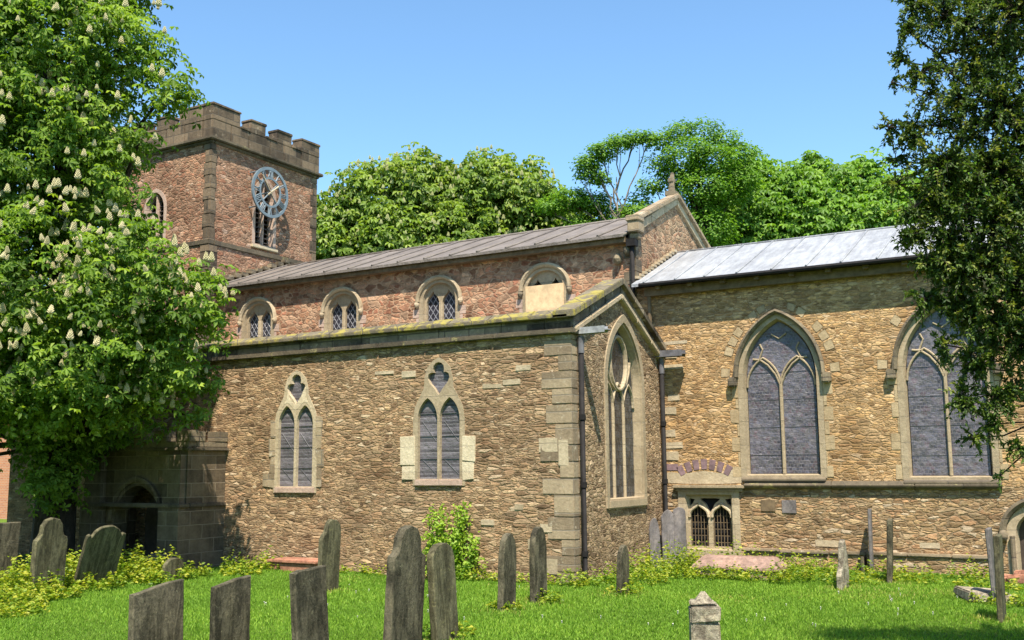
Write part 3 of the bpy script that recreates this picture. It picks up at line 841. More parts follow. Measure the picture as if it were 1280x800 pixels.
# --- chancel
W1 = dict(xc=2.62, h=.775, zs=1.87, zspr=3.95, za=5.16)
W2 = dict(xc=5.86, h=.755, zs=1.82, zspr=3.95, za=5.18)
def chancel_window(wd):
    mp = south(YC)
    xc, h = wd['xc'], wd['h']
    o = arch(xc, h + .12, wd['zs'] - .06, wd['zspr'], wd['za'] + .13, 16)
    inn = arch(xc, h, wd['zs'], wd['zspr'], wd['za'], 16)
    innb = arch(xc, h - .06, wd['zs'] + .05, wd['zspr'], wd['za'] - .07, 16)
    f = MB(); f.plate(o, [inn], -.014, .25, mp, holes_back=[innb])
    win = f.build('window', 'tracery', church)
    g = MB(); g.plate(scaled(innb, (xc, 3.4), 1.01), [], .125, .15, mp); g.build('glass', 'glass_chancel', win)
    tr = MB()
    hw = (h - .05) / 2
    zl = wd['zspr'] - .22
    tr.bar([(xc, wd['zs'] + .03), (xc, zl + .05)], .07, .05, .12, mp)
    for sx in (-1, 1):
        lc = xc + sx * hw
        tr.bar([(x, z) for x, z in head(lc, hw, zl, zl + .62, 8)], .045, .08, .12, mp)
        # branch of the mullion sweeping up to the arch
        tr.bar([(xc, zl), (xc + sx * .10, zl + .25), (xc + sx * .26, zl + .46), (xc + sx * .42, zl + .58), (xc + sx * .58, zl + .60)], .042, .08, .12, mp)
        tr.bar([(xc + sx * .44, zl + .60), (xc + sx * .36, zl + .80), (xc + sx * .42, zl + .92)], .035, .09, .12, mp)
    tr.bar([(xc - .16, zl + 1.12), (xc, zl + 1.02), (xc + .16, zl + 1.12)], .035, .09, .12, mp)
    tr.build('tracery', 'tracery', win, bevel=0)
    hd = MB(); hoodmould(hd, xc, h + .10, wd['zspr'], wd['za'] + .11, .09, -.13, .05, mp); hd.build('hood_mould', 'hood', win)
    for sx in (-1, 1):
        st = MB(); st.box((xc + sx * (h + .22) - .09, YC - .15, wd['zspr'] - .20), (xc + sx * (h + .22) + .09, YC + .05, wd['zspr'] + .01)); st.build('hood_stop', 'hood', win, bevel=.03)
    s_ = MB(); vs = []
    for x in (xc - h - .1, xc + h + .1):
        vs += [(x, YC - .10, wd['zs'] - .13), (x, YC - .10, wd['zs'] - .08), (x, YC + .12, wd['zs'] + .035), (x, YC + .12, wd['zs'] - .13)]
    s_.add(vs, [(0, 1, 2, 3), (7, 6, 5, 4)] + [(i, i + 4, (i + 1) % 4 + 4, (i + 1) % 4) for i in range(4)]); s_.build('sill', 'hood', win, bevel=.01)
    sb = MB()
    for zz in np.arange(wd['zs'] + .42, wd['zspr'] + .5, .58):
        sb.box((xc - h + .04, YC + .117, zz), (xc + h - .04, YC + .123, zz + .007))
    sb.build('saddle_bar', 'leadpipe', win)
    jb = MB(); z = wd['zs'] - .05; k = 0
    while z < wd['zspr'] - .25:
        hh = random.uniform(.2, .34)
        for sx in (-1, 1):
            a = h + .12; b = h + (.17 if k % 2 else .28) + random.uniform(-.03, .05)
            jb.box((xc + sx * a, YC - .01, z + .006), (xc + sx * b, YC + .1, z + hh - .006), j=.006)
        z += hh; k += 1
    # voussoir stones around the arch
    for sx in (-1, 1):
        P = head(xc, h + .27, wd['zspr'], wd['za'] + .27, 9)
        Q = head(xc, h + .52, wd['zspr'], wd['za'] + .45, 9)
        for i in range(0, 8):
            if random.random() < .25: continue
            a, b, c, d = P[i], P[i + 1], Q[i + 1], Q[i]
            pts = [a, d, c, b]
            pts = [(2 * xc - x, z) if sx < 0 else (x, z) for x, z in pts]
            m_ = (sum(p[0] for p in pts) / 4, sum(p[1] for p in pts) / 4)
            jb.plate(scaled(pts, m_, .82), [], -.008, .06, mp)
    jb.build('jamb_block', 'jambstone', win, bevel=.008)
    return o
ch_holes = [chancel_window(W1), chancel_window(W2)]
# low square-headed window with two ogee lights
lx0, lx1, lz0, lz1 = .28, 1.66, .14, 1.58
low_hole = [(lx0, lz0), (lx1, lz0), (lx1, lz1), (lx0, lz1)]
mp = south(YC)
f = MB(); f.plate(low_hole, [[(lx0 + .17, lz0 + .16), (lx1 - .17, lz0 + .16), (lx1 - .17, lz1 - .12), (lx0 + .17, lz1 - .12)]], -.02, .3, mp,
                  holes_back=[[(lx0 + .24, lz0 + .2), (lx1 - .24, lz0 + .2), (lx1 - .24, lz1 - .18), (lx0 + .24, lz1 - .18)]])
lw = f.build('window', 'pale', church, bevel=.01)
c1, c2 = .715, 1.225
tr = MB(); tr.plate([(lx0 + .18, lz0 + .17), (lx1 - .18, lz0 + .17), (lx1 - .18, lz1 - .13), (lx0 + .18, lz1 - .13)],
                    [ogee(c1, .205, .36, .98, 1.26), ogee(c2, .205, .36, .98, 1.26),
                     smoothloop([(.97, 1.08), (1.08, 1.27), (1.2, 1.37), (.97, 1.38), (.74, 1.37), (.86, 1.27)], 2),
                     [(.50, 1.2), (.57, 1.26), (.63, 1.36), (.50, 1.38)], [(1.44, 1.2), (1.44, 1.38), (1.31, 1.36), (1.37, 1.26)]], .09, .18, mp)
tr.build('tracery', 'pale', lw)
for c in (c1, c2):
    b_ = MB(); b_.bar([(x, z) for x, z in ogee(c, .215, .36, .98, 1.28)[2:]], .06, .05, .10, mp); b_.build('ogee_moulding', 'pale', lw)
g = MB(); g.plate([(lx0 + .2, lz0 + .2), (lx1 - .2, lz0 + .2), (lx1 - .2, lz1 - .15), (lx0 + .2, lz1 - .15)], [], .20, .22, mp); g.build('glass', 'dark', lw)
g = MB()
for c in (c1, c2):
    for k in range(6):
        g.box((c - .19 + k * .07, YC + .13, .36), (c - .178 + k * .07, YC + .142, 1.2))
    for k in range(5):
        g.box((c - .2, YC + .145, .44 + k * .14), (c + .2, YC + .157, .452 + k * .14))
g.build('iron_grille', 'wood', lw)
g = MB(); g.box((lx0 - .08, YC - .12, 1.59), (lx1 + .14, YC + .1, 1.67)); g.box((lx0 - .04, YC - .07, 1.53), (lx1 + .1, YC + .1, 1.587)); g.build('label_mould', 'tracery', lw, bevel=.02)
# priest's door at the right
dx = 7.42
d_hole = arch(dx, .66, -.3, .78, 1.36, 10)
f = MB(); f.plate(d_hole, [arch(dx, .5, -.25, .78, 1.22, 10)], -.015, .35, mp, holes_back=[arch(dx, .44, -.25, .78, 1.16, 10)])
dr = f.build('doorway', 'pale', church)
g = MB(); g.plate(arch(dx, .48, -.2, .78, 1.20, 10), [], .22, .28, mp); g.build('door', 'door', dr)
g = MB(); hoodmould(g, dx, .66, .80, 1.38, .11, -.12, .04, mp); g.build('hood_mould', 'hood', dr)
for sx in (-1, 1):
    g = MB(); carved_head(g, (dx + sx * .71, YC - .08, .74), .10); g.build('hood_stop', 'hood', dr, smooth=True)
g = MB(); g.tube([(dx - .56, YC - .07, 0), (dx - .56, YC - .07, .74)], .045, 8); g.tube([(dx + .56, YC - .07, 0), (dx + .56, YC - .07, .74)], .045, 8); g.build('door_shaft', 'hood', dr)

mb = MB()
mb.plate([(XN + .004, 1.66), (10.996, 1.66), (10.996, 6.1), (XN + .004, 6.1)], ch_holes, 0, .6, mp)
mb.plate([(XN, 0), (9.7, 0), (9.7, 6.1), (7.09, 7.3), (4.5, 6.1), (4.5, 0)], [], 0, .5, lambda u, d, z: (11.0 - d, u, z)) if False else None
mb.plate([(4.49, -.3), (9.69, -.3), (9.69, 6.1), (7.09, 7.3), (4.49, 6.1)], [], 0, .5, east(11.0))
mb.plate([(XN + .004, -.3), (10.996, -.3), (10.996, 6.1), (XN + .004, 6.1)], [], 0, .5, lambda u, d, z: (u, 9.7 - d, z))
mb.build('chancel_wall', 'chancel', church)
mb = MB()
mb.plate([(XN + .004, -.4), (10.993, -.4), (10.993, 1.657), (XN + .004, 1.657)], [low_hole, d_hole], -.004, .6, mp)
for x0, x1 in ((1.75, 6.6), (8.3, 11.0)):
    mb.box((x0, YC - .10, -.4), (x1, YC + .1, .30))
mb.build('chancel_base_wall', 'chancel_base', church)
mb = MB()
blocks(mb, 1.80, 6.9, -99, -99, 0, 0, 1) if False else None
vs = []
for a, b in ((1.80, 3.6), (3.61, 5.2), (5.21, 6.75), (8.15, 9.6), (9.61, 11.0)):
    vs = []
    for x in (a, b):
        vs += [(x, YC + .05, 1.60), (x, YC - .07, 1.60), (x, YC - .12, 1.66), (x, YC - .05, 1.74), (x, YC + .05, 1.76)]
    mb.add(vs, [(0, 1, 2, 3, 4), (9, 8, 7, 6, 5)] + [(i, i + 5, (i + 1) % 5 + 5, (i + 1) % 5) for i in range(5)])
mb.build('string_course', 'string', church, bevel=.01)
mb = MB()   # weathered plinth course
blocks(mb, 1.75, 6.55, YC - .14, YC + .05, .30, .37, .9, j=.008)
mb.build('plinth', 'quoin', church, bevel=.015)
mb = MB()   # relieving arch of purple bricks over the low window
for i in range(7):
    q = math.radians(118 - i * 56 / 6)
    cx, cz, r0, r1 = .90, .98, 1.02, 1.24
    w_ = .062
    pts = []
    for r_, s_ in ((r0, -1), (r0, 1), (r1, 1.15), (r1, -1.15)):
        pts.append((cx + r_ * math.cos(q) + s_ * w_ * math.sin(q), cz + r_ * math.sin(q) - s_ * w_ * math.cos(q)))
    mb.plate(pts, [], -.012, .06, mp)
mb.box((.0, YC - .012, 1.98), (.30, YC + .05, 2.12))
mb.build('brick_arch', 'brick_arch', church, bevel=.006)
mb = MB()
mb.plate(smoothloop([(.05, 1.7), (1.8, 1.7), (1.86, 1.9), (1.6, 2.02), (1.3, 1.93), (.9, 1.98), (.45, 1.93), (.05, 1.95)], 3), [], -.006, .04, mp)
for x0, z0, w_, h_ in ((.02, 2.2, .3, .2), (.02, 2.45, .42, .16), (.0, 4.2, .5, .13), (.0, 4.45, .36, .12), (.02, 4.75, .6, .1), (.1, 3.5, .3, .16), (.0, 3.2, .3, .18), (.0, 2.7, .28, .18), (3.2, .42, .5, .16), (5.2, .45, .4, .13), (4.0, .1, .6, .16), (2.9, .08, .4, .14)):
    mb.box((x0, YC - .012, z0), (x0 + w_, YC + .06, z0 + h_), j=.01)
mb.build('pale_block', 'pale', church, bevel=.015)
mb = MB()
for x0, x1, z0, z1 in ((2.12, 2.42, 1.12, 1.36), (2.56, 2.86, 1.09, 1.36)):
    t_ = MB(); t_.box((x0, YC - .022, z0), (x1, YC + .05, z1)); t_.build('wall_tablet', 'wood' if x0 < 2.3 else 'greyslate', church, bevel=.008)

# --- east window of the aisle
mp = east(0)
yc, h = 2.38, .985
o = arch(yc, h, 1.28, 3.75, 5.2, 16)
m1 = arch(yc, h - .13, 1.40, 3.75, 5.04, 16)
m2 = arch(yc, h - .22, 1.46, 3.75, 4.93, 16)
f = MB(); f.plate(scaled(o, (yc, 3.2), 1.003), [m1], -.03, .02, mp)
m1_ = scaled(m1, (yc, 3.2), .975)
f.plate(scaled(m1, (yc, 3.2), 1.01), [m1_], .012, .24, mp, holes_back=[m2])
ew = f.build('window', 'tracery', church)
tr = MB()
hw = (h - .22)
lw_ = hw * 2 / 3
for sx in (-1, 1):
    tr.bar([(yc + sx * lw_ / 2, 1.45), (yc + sx * lw_ / 2, 3.45)], .06, .12, .20, mp)
for k in (-1, 0, 1):
    tr.bar([(x, z) for x, z in head(yc + k * lw_, lw_ / 2, 3.3, 3.78, 8)], .05, .12, .20, mp)
oval = [(yc + .40 * math.cos(q), 4.20 + .55 * math.sin(q)) for q in np.linspace(0, 2 * math.pi, 33)]
tr.bar(oval, .08, .09, .20, mp)
for sx in (-1, 1):
    tr.bar([(yc + sx * .12, 3.62), (yc + sx * .38, 3.78), (yc + sx * .52, 4.0), (yc + sx * .60, 4.25)], .05, .11, .20, mp)
tr.build('tracery', 'pale', ew)
g = MB(); g.plate(scaled(m2, (yc, 3.2), 1.01), [], .17, .19, mp); g.build('glass', 'glass_east', ew)
s_ = MB(); s_.box((-.3, yc - h + .05, 1.25), (.06, yc + h - .05, 1.44)); s_.build('sill', 'tracery', ew, bevel=.03)

# --- pipes
def downpipe(x, y, ztop, zbot=.0, r=.05, shoe=(.12, 0)):
    mb = MB(); mb.tube([(x, y, ztop), (x, y, zbot + .12), (x + shoe[0], y + shoe[1], zbot + .04)], r, 10)
    d = mb.build('drainpipe', 'iron', church, smooth=True)
    k = MB()
    for z in np.arange(zbot + .5, ztop - .3, 1.25):
        k.tube([(x, y, z - .05), (x, y, z + .05)], r * 1.35, 10)
    k.build('pipe_collar', 'iron', d)
    return d
d = downpipe(.09, .24, 4.30)
mb = MB(); mb.tube([(.09, .24, 4.52), (.09, .24, 4.2)], .062, 10); mb.build('lead_outlet', 'leadpipe', d)
mb = MB(); mb.box((-.02, .16, 4.60), (.68, .30, 4.62)); mb.box((-.02, .15, 4.56), (.62, .165, 4.68)); mb.box((-.02, .295, 4.56), (.62, .31, 4.68)); mb.build('lead_chute', 'chute', d)
d = downpipe(.09, 4.22, 4.25)
mb = MB(); mb.tube([(.09, 4.22, 4.52), (.09, 4.22, 4.1)], .06, 10); mb.build('lead_outlet', 'leadpipe', d)
mb = MB(); mb.box((-.02, 4.10, 4.50), (.66, 4.30, 4.52)); mb.box((-.02, 4.09, 4.46), (.62, 4.105, 4.60)); mb.box((-.02, 4.295, 4.46), (.62, 4.31, 4.60)); mb.build('lead_chute', 'leadpipe', d)
d = downpipe(XN - .03, YC - .12, 7.2, 5.4, .048)
mb = MB(); mb.box((XN - .14, YC - .22, 7.08), (XN + .08, YC - .02, 7.24)); mb.build('hopper', 'iron', d)
mb = MB(); mb.tube([(XN + .35, YC - .10, 6.05), (XN + .35, YC - .1, 5.0)], .045, 8); mb.build('drainpipe', 'wood', church)

# --- tower
def tower_open(mb_wall): pass
TX0, TX1, TY0, TY1 = XT - WT, XT, YT, YT + WT
e_open = arch(6.36, .52, 8.95, 10.45, 11.2, 10)
s_open = arch(-16.27, .50, 8.88, 10.0, 10.65, 10)
mb = MB()
mb.plate([(TY0 + .004, 8.75), (TY1 - .004, 8.75), (TY1 - .004, 11.8), (TY0 + .004, 11.8)], [e_open], 0, .5, east(TX1))
mb.plate([(TX0 + .002, 8.75), (TX1 - .002, 8.75), (TX1 - .002, 11.8), (TX0 + .002, 11.8)], [s_open], 0, .5, south(TY0))
mb.plate([(TY0 + .004, 8.75), (TY1 - .004, 8.75), (TY1 - .004, 11.8), (TY0 + .004, 11.8)], [], 0, .5, lambda u, d, z: (TX0 + d, u, z))
mb.plate([(TX0 + .004, 8.75), (TX1 - .004, 8.75), (TX1 - .004, 11.8), (TX0 + .004, 11.8)], [], 0, .5, lambda u, d, z: (u, TY1 - d, z))
mb.box((TX0 - .12, TY0 - .12, -.3), (TX1 + .12, TY1 + .12, 8.62))
tw = mb.build('tower', 'tower', church)
mb = MB()   # string courses and cornice
for z0, z1, pr in ((8.60, 8.76, .16), (11.72, 11.80, .07), (11.80, 11.90, .17)):
    for a, b in (((TX0 - pr, TY0 - pr), (TX1 + pr, TY0 + .05)), ((TX0 - pr, TY1 - .05), (TX1 + pr, TY1 + pr))):
        mb.box((a[0], a[1], z0), (b[0], b[1], z1))
    for a, b in (((TX1 - .05, TY0 + .055), (TX1 + pr, TY1 - .055)), ((TX0 - pr, TY0 + .055), (TX0 + .05, TY1 - .055))):
        mb.box((a[0], a[1], z0), (b[0], b[1], z1))
mb.build('string_course', 'string', tw, bevel=.025)
mb = MB()   # parapet with stepped battlements
pr = .06; th = .4
def crenel(mb, a, b, fixed0, fixed1, axis):
    n = b - a
    if axis == 'y': blocks(mb, fixed0, fixed1, a, b, 11.9, 12.45, .8, 'y')
    else: blocks(mb, a, b, fixed0, fixed1, 11.9, 12.45, .8, 'x')
    for q0, q1, hh in ((.0, .235, .52), (.33, .465, .44), (.575, .715, .44), (.815, 1.0, .46)):
        s0, s1 = a + n * q0, a + n * q1
        for (u0, u1, z0, z1, ex) in ((s0, s1, 12.45, 12.45 + hh - .08, 0), (s0 - .02, s1 + .02, 12.45 + hh - .078, 12.45 + hh, .025)):
            if axis == 'y': mb.box((fixed0 - ex, u0, z0), (fixed1 + ex, u1, z1), j=.008)
            else: mb.box((u0, fixed0 - ex, z0), (u1, fixed1 + ex, z1), j=.008)
    for q0, q1 in ((.235, .33), (.465, .575), (.715, .815)):
        s0, s1 = a + n * q0 + .022, a + n * q1 - .022
        if axis == 'y': mb.box((fixed0 - .03, s0, 12.45), (fixed1 + .03, s1, 12.53), j=.004)
        else: mb.box((s0, fixed0 - .03, 12.45), (s1, fixed1 + .03, 12.53), j=.004)
crenel(mb, TY0 - pr, TY1 + pr, TX1 + pr - th, TX1 + pr, 'y')
crenel(mb, TX1 + pr - th - .01, TX0 - pr, TY0 - pr, TY0 - pr + th, 'x') if False else None
def crenel_rev(mb, a, b, f0, f1):
    tmp = MB(); crenel(tmp, 0, b - a, f0, f1, 'x')
    mb.add([(b - v[0], v[1], v[2]) for v in tmp.v], [f[::-1] for f in tmp.f])
crenel_rev(mb, TX0 - pr, TX1 + pr - th - .01, TY0 - pr, TY0 - pr + th)
tmp = MB(); crenel(tmp, TY0 - pr, TY1 + pr, TX0 - pr - .3, TX0 - pr + th - .3, 'y'); mb.add([(v[0], v[1], v[2]) for v in tmp.v], tmp.f)
crenel_rev(mb, TX0 - pr, TX1 + pr - th - .01, TY1 + pr - th, TY1 + pr)
mb.build('battlements', 'tower_ashlar', tw, bevel=.015)
mb = MB(); mb.box((TX0 + .3, TY0 + .3, 11.9), (TX1 - .3, TY1 - .3, 12.1)); mb.build('tower_roof', 'leadpipe', tw)
mb = MB()   # pilaster quoins
z = 8.77; k = 0
while z < 11.7:
    hgt = min(random.uniform(.34, .48), 11.71 - z)
    a = .30 if k % 2 else .24
    mb.box((TX1 - a, TY0 - .03, z + .004), (TX1 + .03, TY0 + (.16 if k % 2 else .2), z + hgt - .004), j=.004)
    mb.box((TX1 - .1, TY1 - (.3 if k % 2 else .2), z + .004), (TX1 + .02, TY1 + .02, z + hgt - .004), j=.004)
    z += hgt; k += 1
z = .5
while z < 8.55:
    hgt = min(random.uniform(.34, .48), 8.6 - z)
    mb.box((TX1 - .2, TY0 - .15, z + .004), (TX1 + .15, TY0 + .2, z + hgt - .004), j=.004); z += hgt
mb.build('quoins', 'tower_ashlar', tw, bevel=.012)
def louvred(op, uc, h, zs, zspr, za, mp, mat):
    f = MB(); f.plate(scaled(op, (uc, zs + .8), 1.004), [arch(uc, h - .12, zs + .06, zspr, za - .12, 10)], -.015, .22, mp,
                      holes_back=[arch(uc, h - .16, zs + .08, zspr, za - .17, 10)])
    win = f.build('belfry_window', mat, tw)
    g = MB(); g.plate(arch(uc, h - .15, zs + .03, zspr, za - .15, 10), [], .36, .38, mp); g.build('backing', 'dark', win)
    m_ = MB(); m_.bar([(uc, zs + .05), (uc, za - .2)], .09, .04, .22, mp); m_.build('mullion', mat, win)
    lv = MB()
    z = zs + .15
    while z < za - .3:
        for sx in (-1, 1):
            u0, u1 = sorted((uc + sx * .05, uc + sx * (h - .17)))
            lv.add([mp(u0, .12, z), mp(u1, .12, z), mp(u1, .32, z + .10), mp(u0, .32, z + .10), mp(u0, .12, z + .02), mp(u1, .12, z + .02), mp(u1, .32, z + .12), mp(u0, .32, z + .12)],
                   [(0, 1, 2, 3), (4, 5, 6, 7), (0, 1, 5, 4), (2, 3, 7, 6)])
        z += .15
    lv.build('louvres', 'louvre', win)
    s_ = MB(); s_.box((uc - h - .05, 0, 0), (uc + h + .05, 0, 0)) if False else None
    return win
wn = louvred(e_open, 6.36, .52, 8.95, 10.45, 11.2, east(TX1), 'pinkstone')
mb = MB(); mb.box((TX1 - .3, 5.80, 8.86), (TX1 + .08, 6.94, 8.96)); mb.build('sill', 'cream', wn, bevel=.02)
louvred(s_open, -16.27, .50, 8.88, 10.0, 10.65, south(TY0), 'pinkstone')
# broken stones of the old roof weathering below the string course
mb = MB()
for i in range(9):
    y = 4.6 + i * .3
    mb.box((TX1 + .1, y, 7.62 + i * .11), (TX1 + .30, y + .28, 7.72 + i * .11 + random.uniform(0, .06)), j=.03)
mb.build('roof_weathering', 'hood', tw, bevel=.02)
# skeleton clock
XK = TX1 + .34
ck_y, ck_z, R_ = 6.24, 10.63, .80
mpk = east(XK)
mb = MB()
def ring(mb, r0, r1, d0, d1, n=48):
    mb.plate([(ck_y + r1 * math.cos(2 * math.pi * i / n), ck_z + r1 * math.sin(2 * math.pi * i / n)) for i in range(n)],
             [[(ck_y + r0 * math.cos(2 * math.pi * i / n), ck_z + r0 * math.sin(2 * math.pi * i / n)) for i in range(n)]], d0, d1, mpk)
ring(mb, R_ - .09, R_, -.02, .03); ring(mb, R_ * .52, R_ * .60, -.015, .025)
clock = mb.build('clock', 'clock', tw)
num = MB()
ROM = ['XII', 'I', 'II', 'III', 'IIII', 'V', 'VI', 'VII', 'VIII', 'IX', 'X', 'XI']
for k, s_ in enumerate(ROM):
    q = math.pi / 2 - k * math.pi / 6
    ur = Vector((math.cos(q), math.sin(q))); ut = Vector((ur.y, -ur.x))
    C0 = Vector((ck_y, ck_z)) + ur * R_ * .745
    wds = {'I': .05, 'V': .11, 'X': .11}
    tot = sum(wds[c] for c in s_)
    x = -tot / 2
    hh = .115
    for c in s_:
        wc = wds[c]
        def P(a, b): return tuple(C0 + ut * (x + a * wc) + ur * (b * hh))
        strokes = {'I': [((.5, -1), (.5, 1))], 'V': [((.1, 1), (.5, -1)), ((.5, -1), (.9, 1))], 'X': [((.1, -1), (.9, 1)), ((.1, 1), (.9, -1))]}[c]
        for a, b in strokes:
            num.bar([P(*a), P(*b)], .03, -.022, .02, mpk)
        x += wc
num.build('clock_numeral_ring', 'clock', clock)
hd = MB()
for ang, ln, wd in ((math.radians(38), .42, .05), (math.radians(-142), .16, .05), (math.radians(128), .62, .035), (math.radians(-52), .18, .035)):
    hd.bar([(ck_y, ck_z), (ck_y + ln * math.cos(ang), ck_z + ln * math.sin(ang))], wd, -.05, -.03, mpk)
hd.build('clock_hand', 'cream', clock)
sp_ = MB()
for q in range(4):
    a = math.pi / 4 + q * math.pi / 2
    sp_.bar([(ck_y + .06 * math.cos(a), ck_z + .06 * math.sin(a)), (ck_y + R_ * .55 * math.cos(a), ck_z + R_ * .55 * math.sin(a))], .035, -.005, .02, mpk)
    sp_.tube([(XK, ck_y + .78 * math.cos(a), ck_z + .78 * math.sin(a)), (TX1 - .02, ck_y + .78 * math.cos(a), ck_z + .78 * math.sin(a))], .02, 6)
sp_.tube([(XK + .03, ck_y, ck_z), (TX1 - .2, ck_y, ck_z)], .03, 8)
sp_.build('clock_bracket', 'clock', clock)

# --- porch
PX0, PX1, PY = -12.0, -8.8, -1.12
p_open = arch(-10.35, .74, -.3, .95, 1.75, 10)
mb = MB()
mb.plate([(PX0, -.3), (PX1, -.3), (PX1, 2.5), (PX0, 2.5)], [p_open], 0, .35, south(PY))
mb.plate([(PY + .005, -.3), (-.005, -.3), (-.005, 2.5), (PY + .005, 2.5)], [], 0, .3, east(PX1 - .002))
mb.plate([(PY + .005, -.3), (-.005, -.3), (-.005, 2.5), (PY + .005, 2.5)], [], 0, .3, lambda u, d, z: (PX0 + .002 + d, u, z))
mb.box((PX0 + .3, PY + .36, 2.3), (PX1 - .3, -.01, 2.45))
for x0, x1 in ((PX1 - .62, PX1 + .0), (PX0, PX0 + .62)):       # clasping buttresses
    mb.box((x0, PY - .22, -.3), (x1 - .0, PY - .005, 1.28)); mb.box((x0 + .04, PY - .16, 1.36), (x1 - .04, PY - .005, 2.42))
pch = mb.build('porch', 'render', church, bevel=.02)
mb = MB()
for z0, z1, pr in ((1.28, 1.37, .06), (2.5, 2.58, .10)):
    mb.box((PX0 - pr, PY - pr - (.2 if z0 < 2 else 0), z0), (PX1 + pr, PY + .05, z1)); mb.box((PX1 - .1, PY + .055, z0), (PX1 + pr, -.005, z1)); mb.box((PX0 - pr, PY + .055, z0), (PX0 + .1, -.005, z1))
mb.build('string_course', 'string', pch, bevel=.02)
mb = MB()
mb.box((PX0 - .04, PY - .04, 2.58), (PX1 + .04, PY + .2, 2.70)); mb.box((PX1 - .2, PY + .205, 2.58), (PX1 + .04, -.005, 2.70))
for x in np.arange(PX0, PX1 - .2, .72):
    mb.box((x, PY - .05, 2.70), (x + .42, PY + .21, 2.95), j=.004)
mb.box((PX1 - .21, -.38, 2.70), (PX1 + .05, -.005, 2.93), j=.004); mb.box((PX1 - .21, PY + .1, 2.70), (PX1 + .05, PY + .45, 2.93), j=.004)
mb.build('porch_battlements', 'hood', pch, bevel=.015)
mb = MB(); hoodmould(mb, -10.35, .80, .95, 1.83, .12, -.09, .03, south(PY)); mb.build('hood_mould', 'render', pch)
mb = MB(); mb.plate(arch(-10.35, .72, -.2, .95, 1.73, 10), [], .86, .92, south(PY)); mb.build('porch_door', 'door', pch)

# ------------------------------------------------------------------ leaf meshes (numpy)
def mesh_np(name, verts, quads, mat, parent=None, tint=None, loc=None, link=True):
    """verts (N,3), quads (M,k)"""
    me = bpy.data.meshes.new(name)
    off = np.array(origin(parent)) if parent is not None else np.array(loc if loc is not None else (0, 0, 0), float)
    v = (verts - off).astype(np.float32)
    k = quads.shape[1]
    me.vertices.add(len(v)); me.vertices.foreach_set('co', v.ravel())
    me.loops.add(quads.size); me.loops.foreach_set('vertex_index', quads.ravel().astype(np.int32))
    me.polygons.add(len(quads))
    me.polygons.foreach_set('loop_start', (np.arange(len(quads)) * k).astype(np.int32))
    me.polygons.foreach_set('loop_total', np.full(len(quads), k, np.int32))
    if tint is not None:
        at = me.attributes.new('tint', 'FLOAT', 'POINT'); at.data.foreach_set('value', tint.astype(np.float32))
    me.update(); me.validate()
    me.materials.append(MAT[mat])
    o = bpy.data.objects.new(name, me)
    if parent is not None: o.parent = parent
    else:
        o.location = off; WLOC[o.name] = Vector(off)
    COL.objects.link(o)
    return o
def unit(a): return a / np.maximum(np.linalg.norm(a, axis=-1, keepdims=True), 1e-9)
def leaf_quads(base, direc, normal, length, width, tint, droop=0.15, widest=0.55):
    """folded pointed leaves: 4 verts, 2 triangles each"""
    N = len(base)
    d = unit(direc); side = unit(np.cross(normal, d)); nn = np.cross(d, side)
    L = np.broadcast_to(np.asarray(length), (N,))[:, None]; W = np.broadcast_to(np.asarray(width), (N,))[:, None]
    mid = base + d * L * widest + nn * L * 0.05
    tip = base + d * L - nn * L * droop
    a = mid + side * W / 2 + nn * W * .18; b = mid - side * W / 2 + nn * W * .18
    V = np.stack([base, a, tip, b], 1).reshape(-1, 3)
    i = np.arange(N) * 4
    Q = np.concatenate([np.stack([i, i + 1, i + 2], 1), np.stack([i, i + 2, i + 3], 1)])
    return V, Q, np.repeat(tint, 4)
def merge(parts):
    V = []; Q = []; T = []; o = 0
    for v, q, t in parts:
        V.append(v); Q.append(q + o); T.append(t); o += len(v)
    return np.concatenate(V), np.concatenate(Q), np.concatenate(T)
def shell(lobes, n, inner=0.55, flat=1.0, clump=None, cs=.35, pw=2.0):
    """points through the outer part of a set of ellipsoidal boughs, gathered into clumps"""
    L = np.array(lobes)
    wgt = L[:, 3] ** pw; wgt /= wgt.sum()
    def draw(m):
        k = RNG.choice(len(L), m, p=wgt)
        d = unit(RNG.normal(size=(m, 3)))
        r = L[k, 3] * (inner + (1.08 - inner) * RNG.random(m) ** .6)
        return L[k, :3] + d * r[:, None] * np.array([1, 1, flat]), d
    if clump is None: return draw(n)
    c, cd = draw(clump)
    k = RNG.integers(0, clump, n)
    off = RNG.normal(size=(n, 3)) * cs * np.array([1, 1, .6])
    return c[k] + off, unit(cd[k] + off * .8), k
def tree_trunk(pts, rad, limbs, mat, root, name='trunk'):
    mb = MB()
    mb.tube(pts, rad, 10)
    for P, r0, r1 in limbs:
        n = len(P)
        mb.tube(P, [r0 + (r1 - r0) * i / (n - 1) for i in range(n)], 6, cap=False)
    return mb.build(name, mat, root, smooth=True, split=False)
def limb_to(a, b, sag=.12, wob=.1, n=6, rng=random):
    a = Vector(a); b = Vector(b)
    ln = (b - a).length
    out = []
    for i in range(n):
        t = i / (n - 1)
        p = a.lerp(b, t)
        p.z += sag * ln * math.sin(math.pi * t)
        if 0 < i < n - 1: p += Vector((rng.uniform(-1, 1), rng.uniform(-1, 1), rng.uniform(-1, 1))) * wob * ln * .4
        out.append(p)
    return out

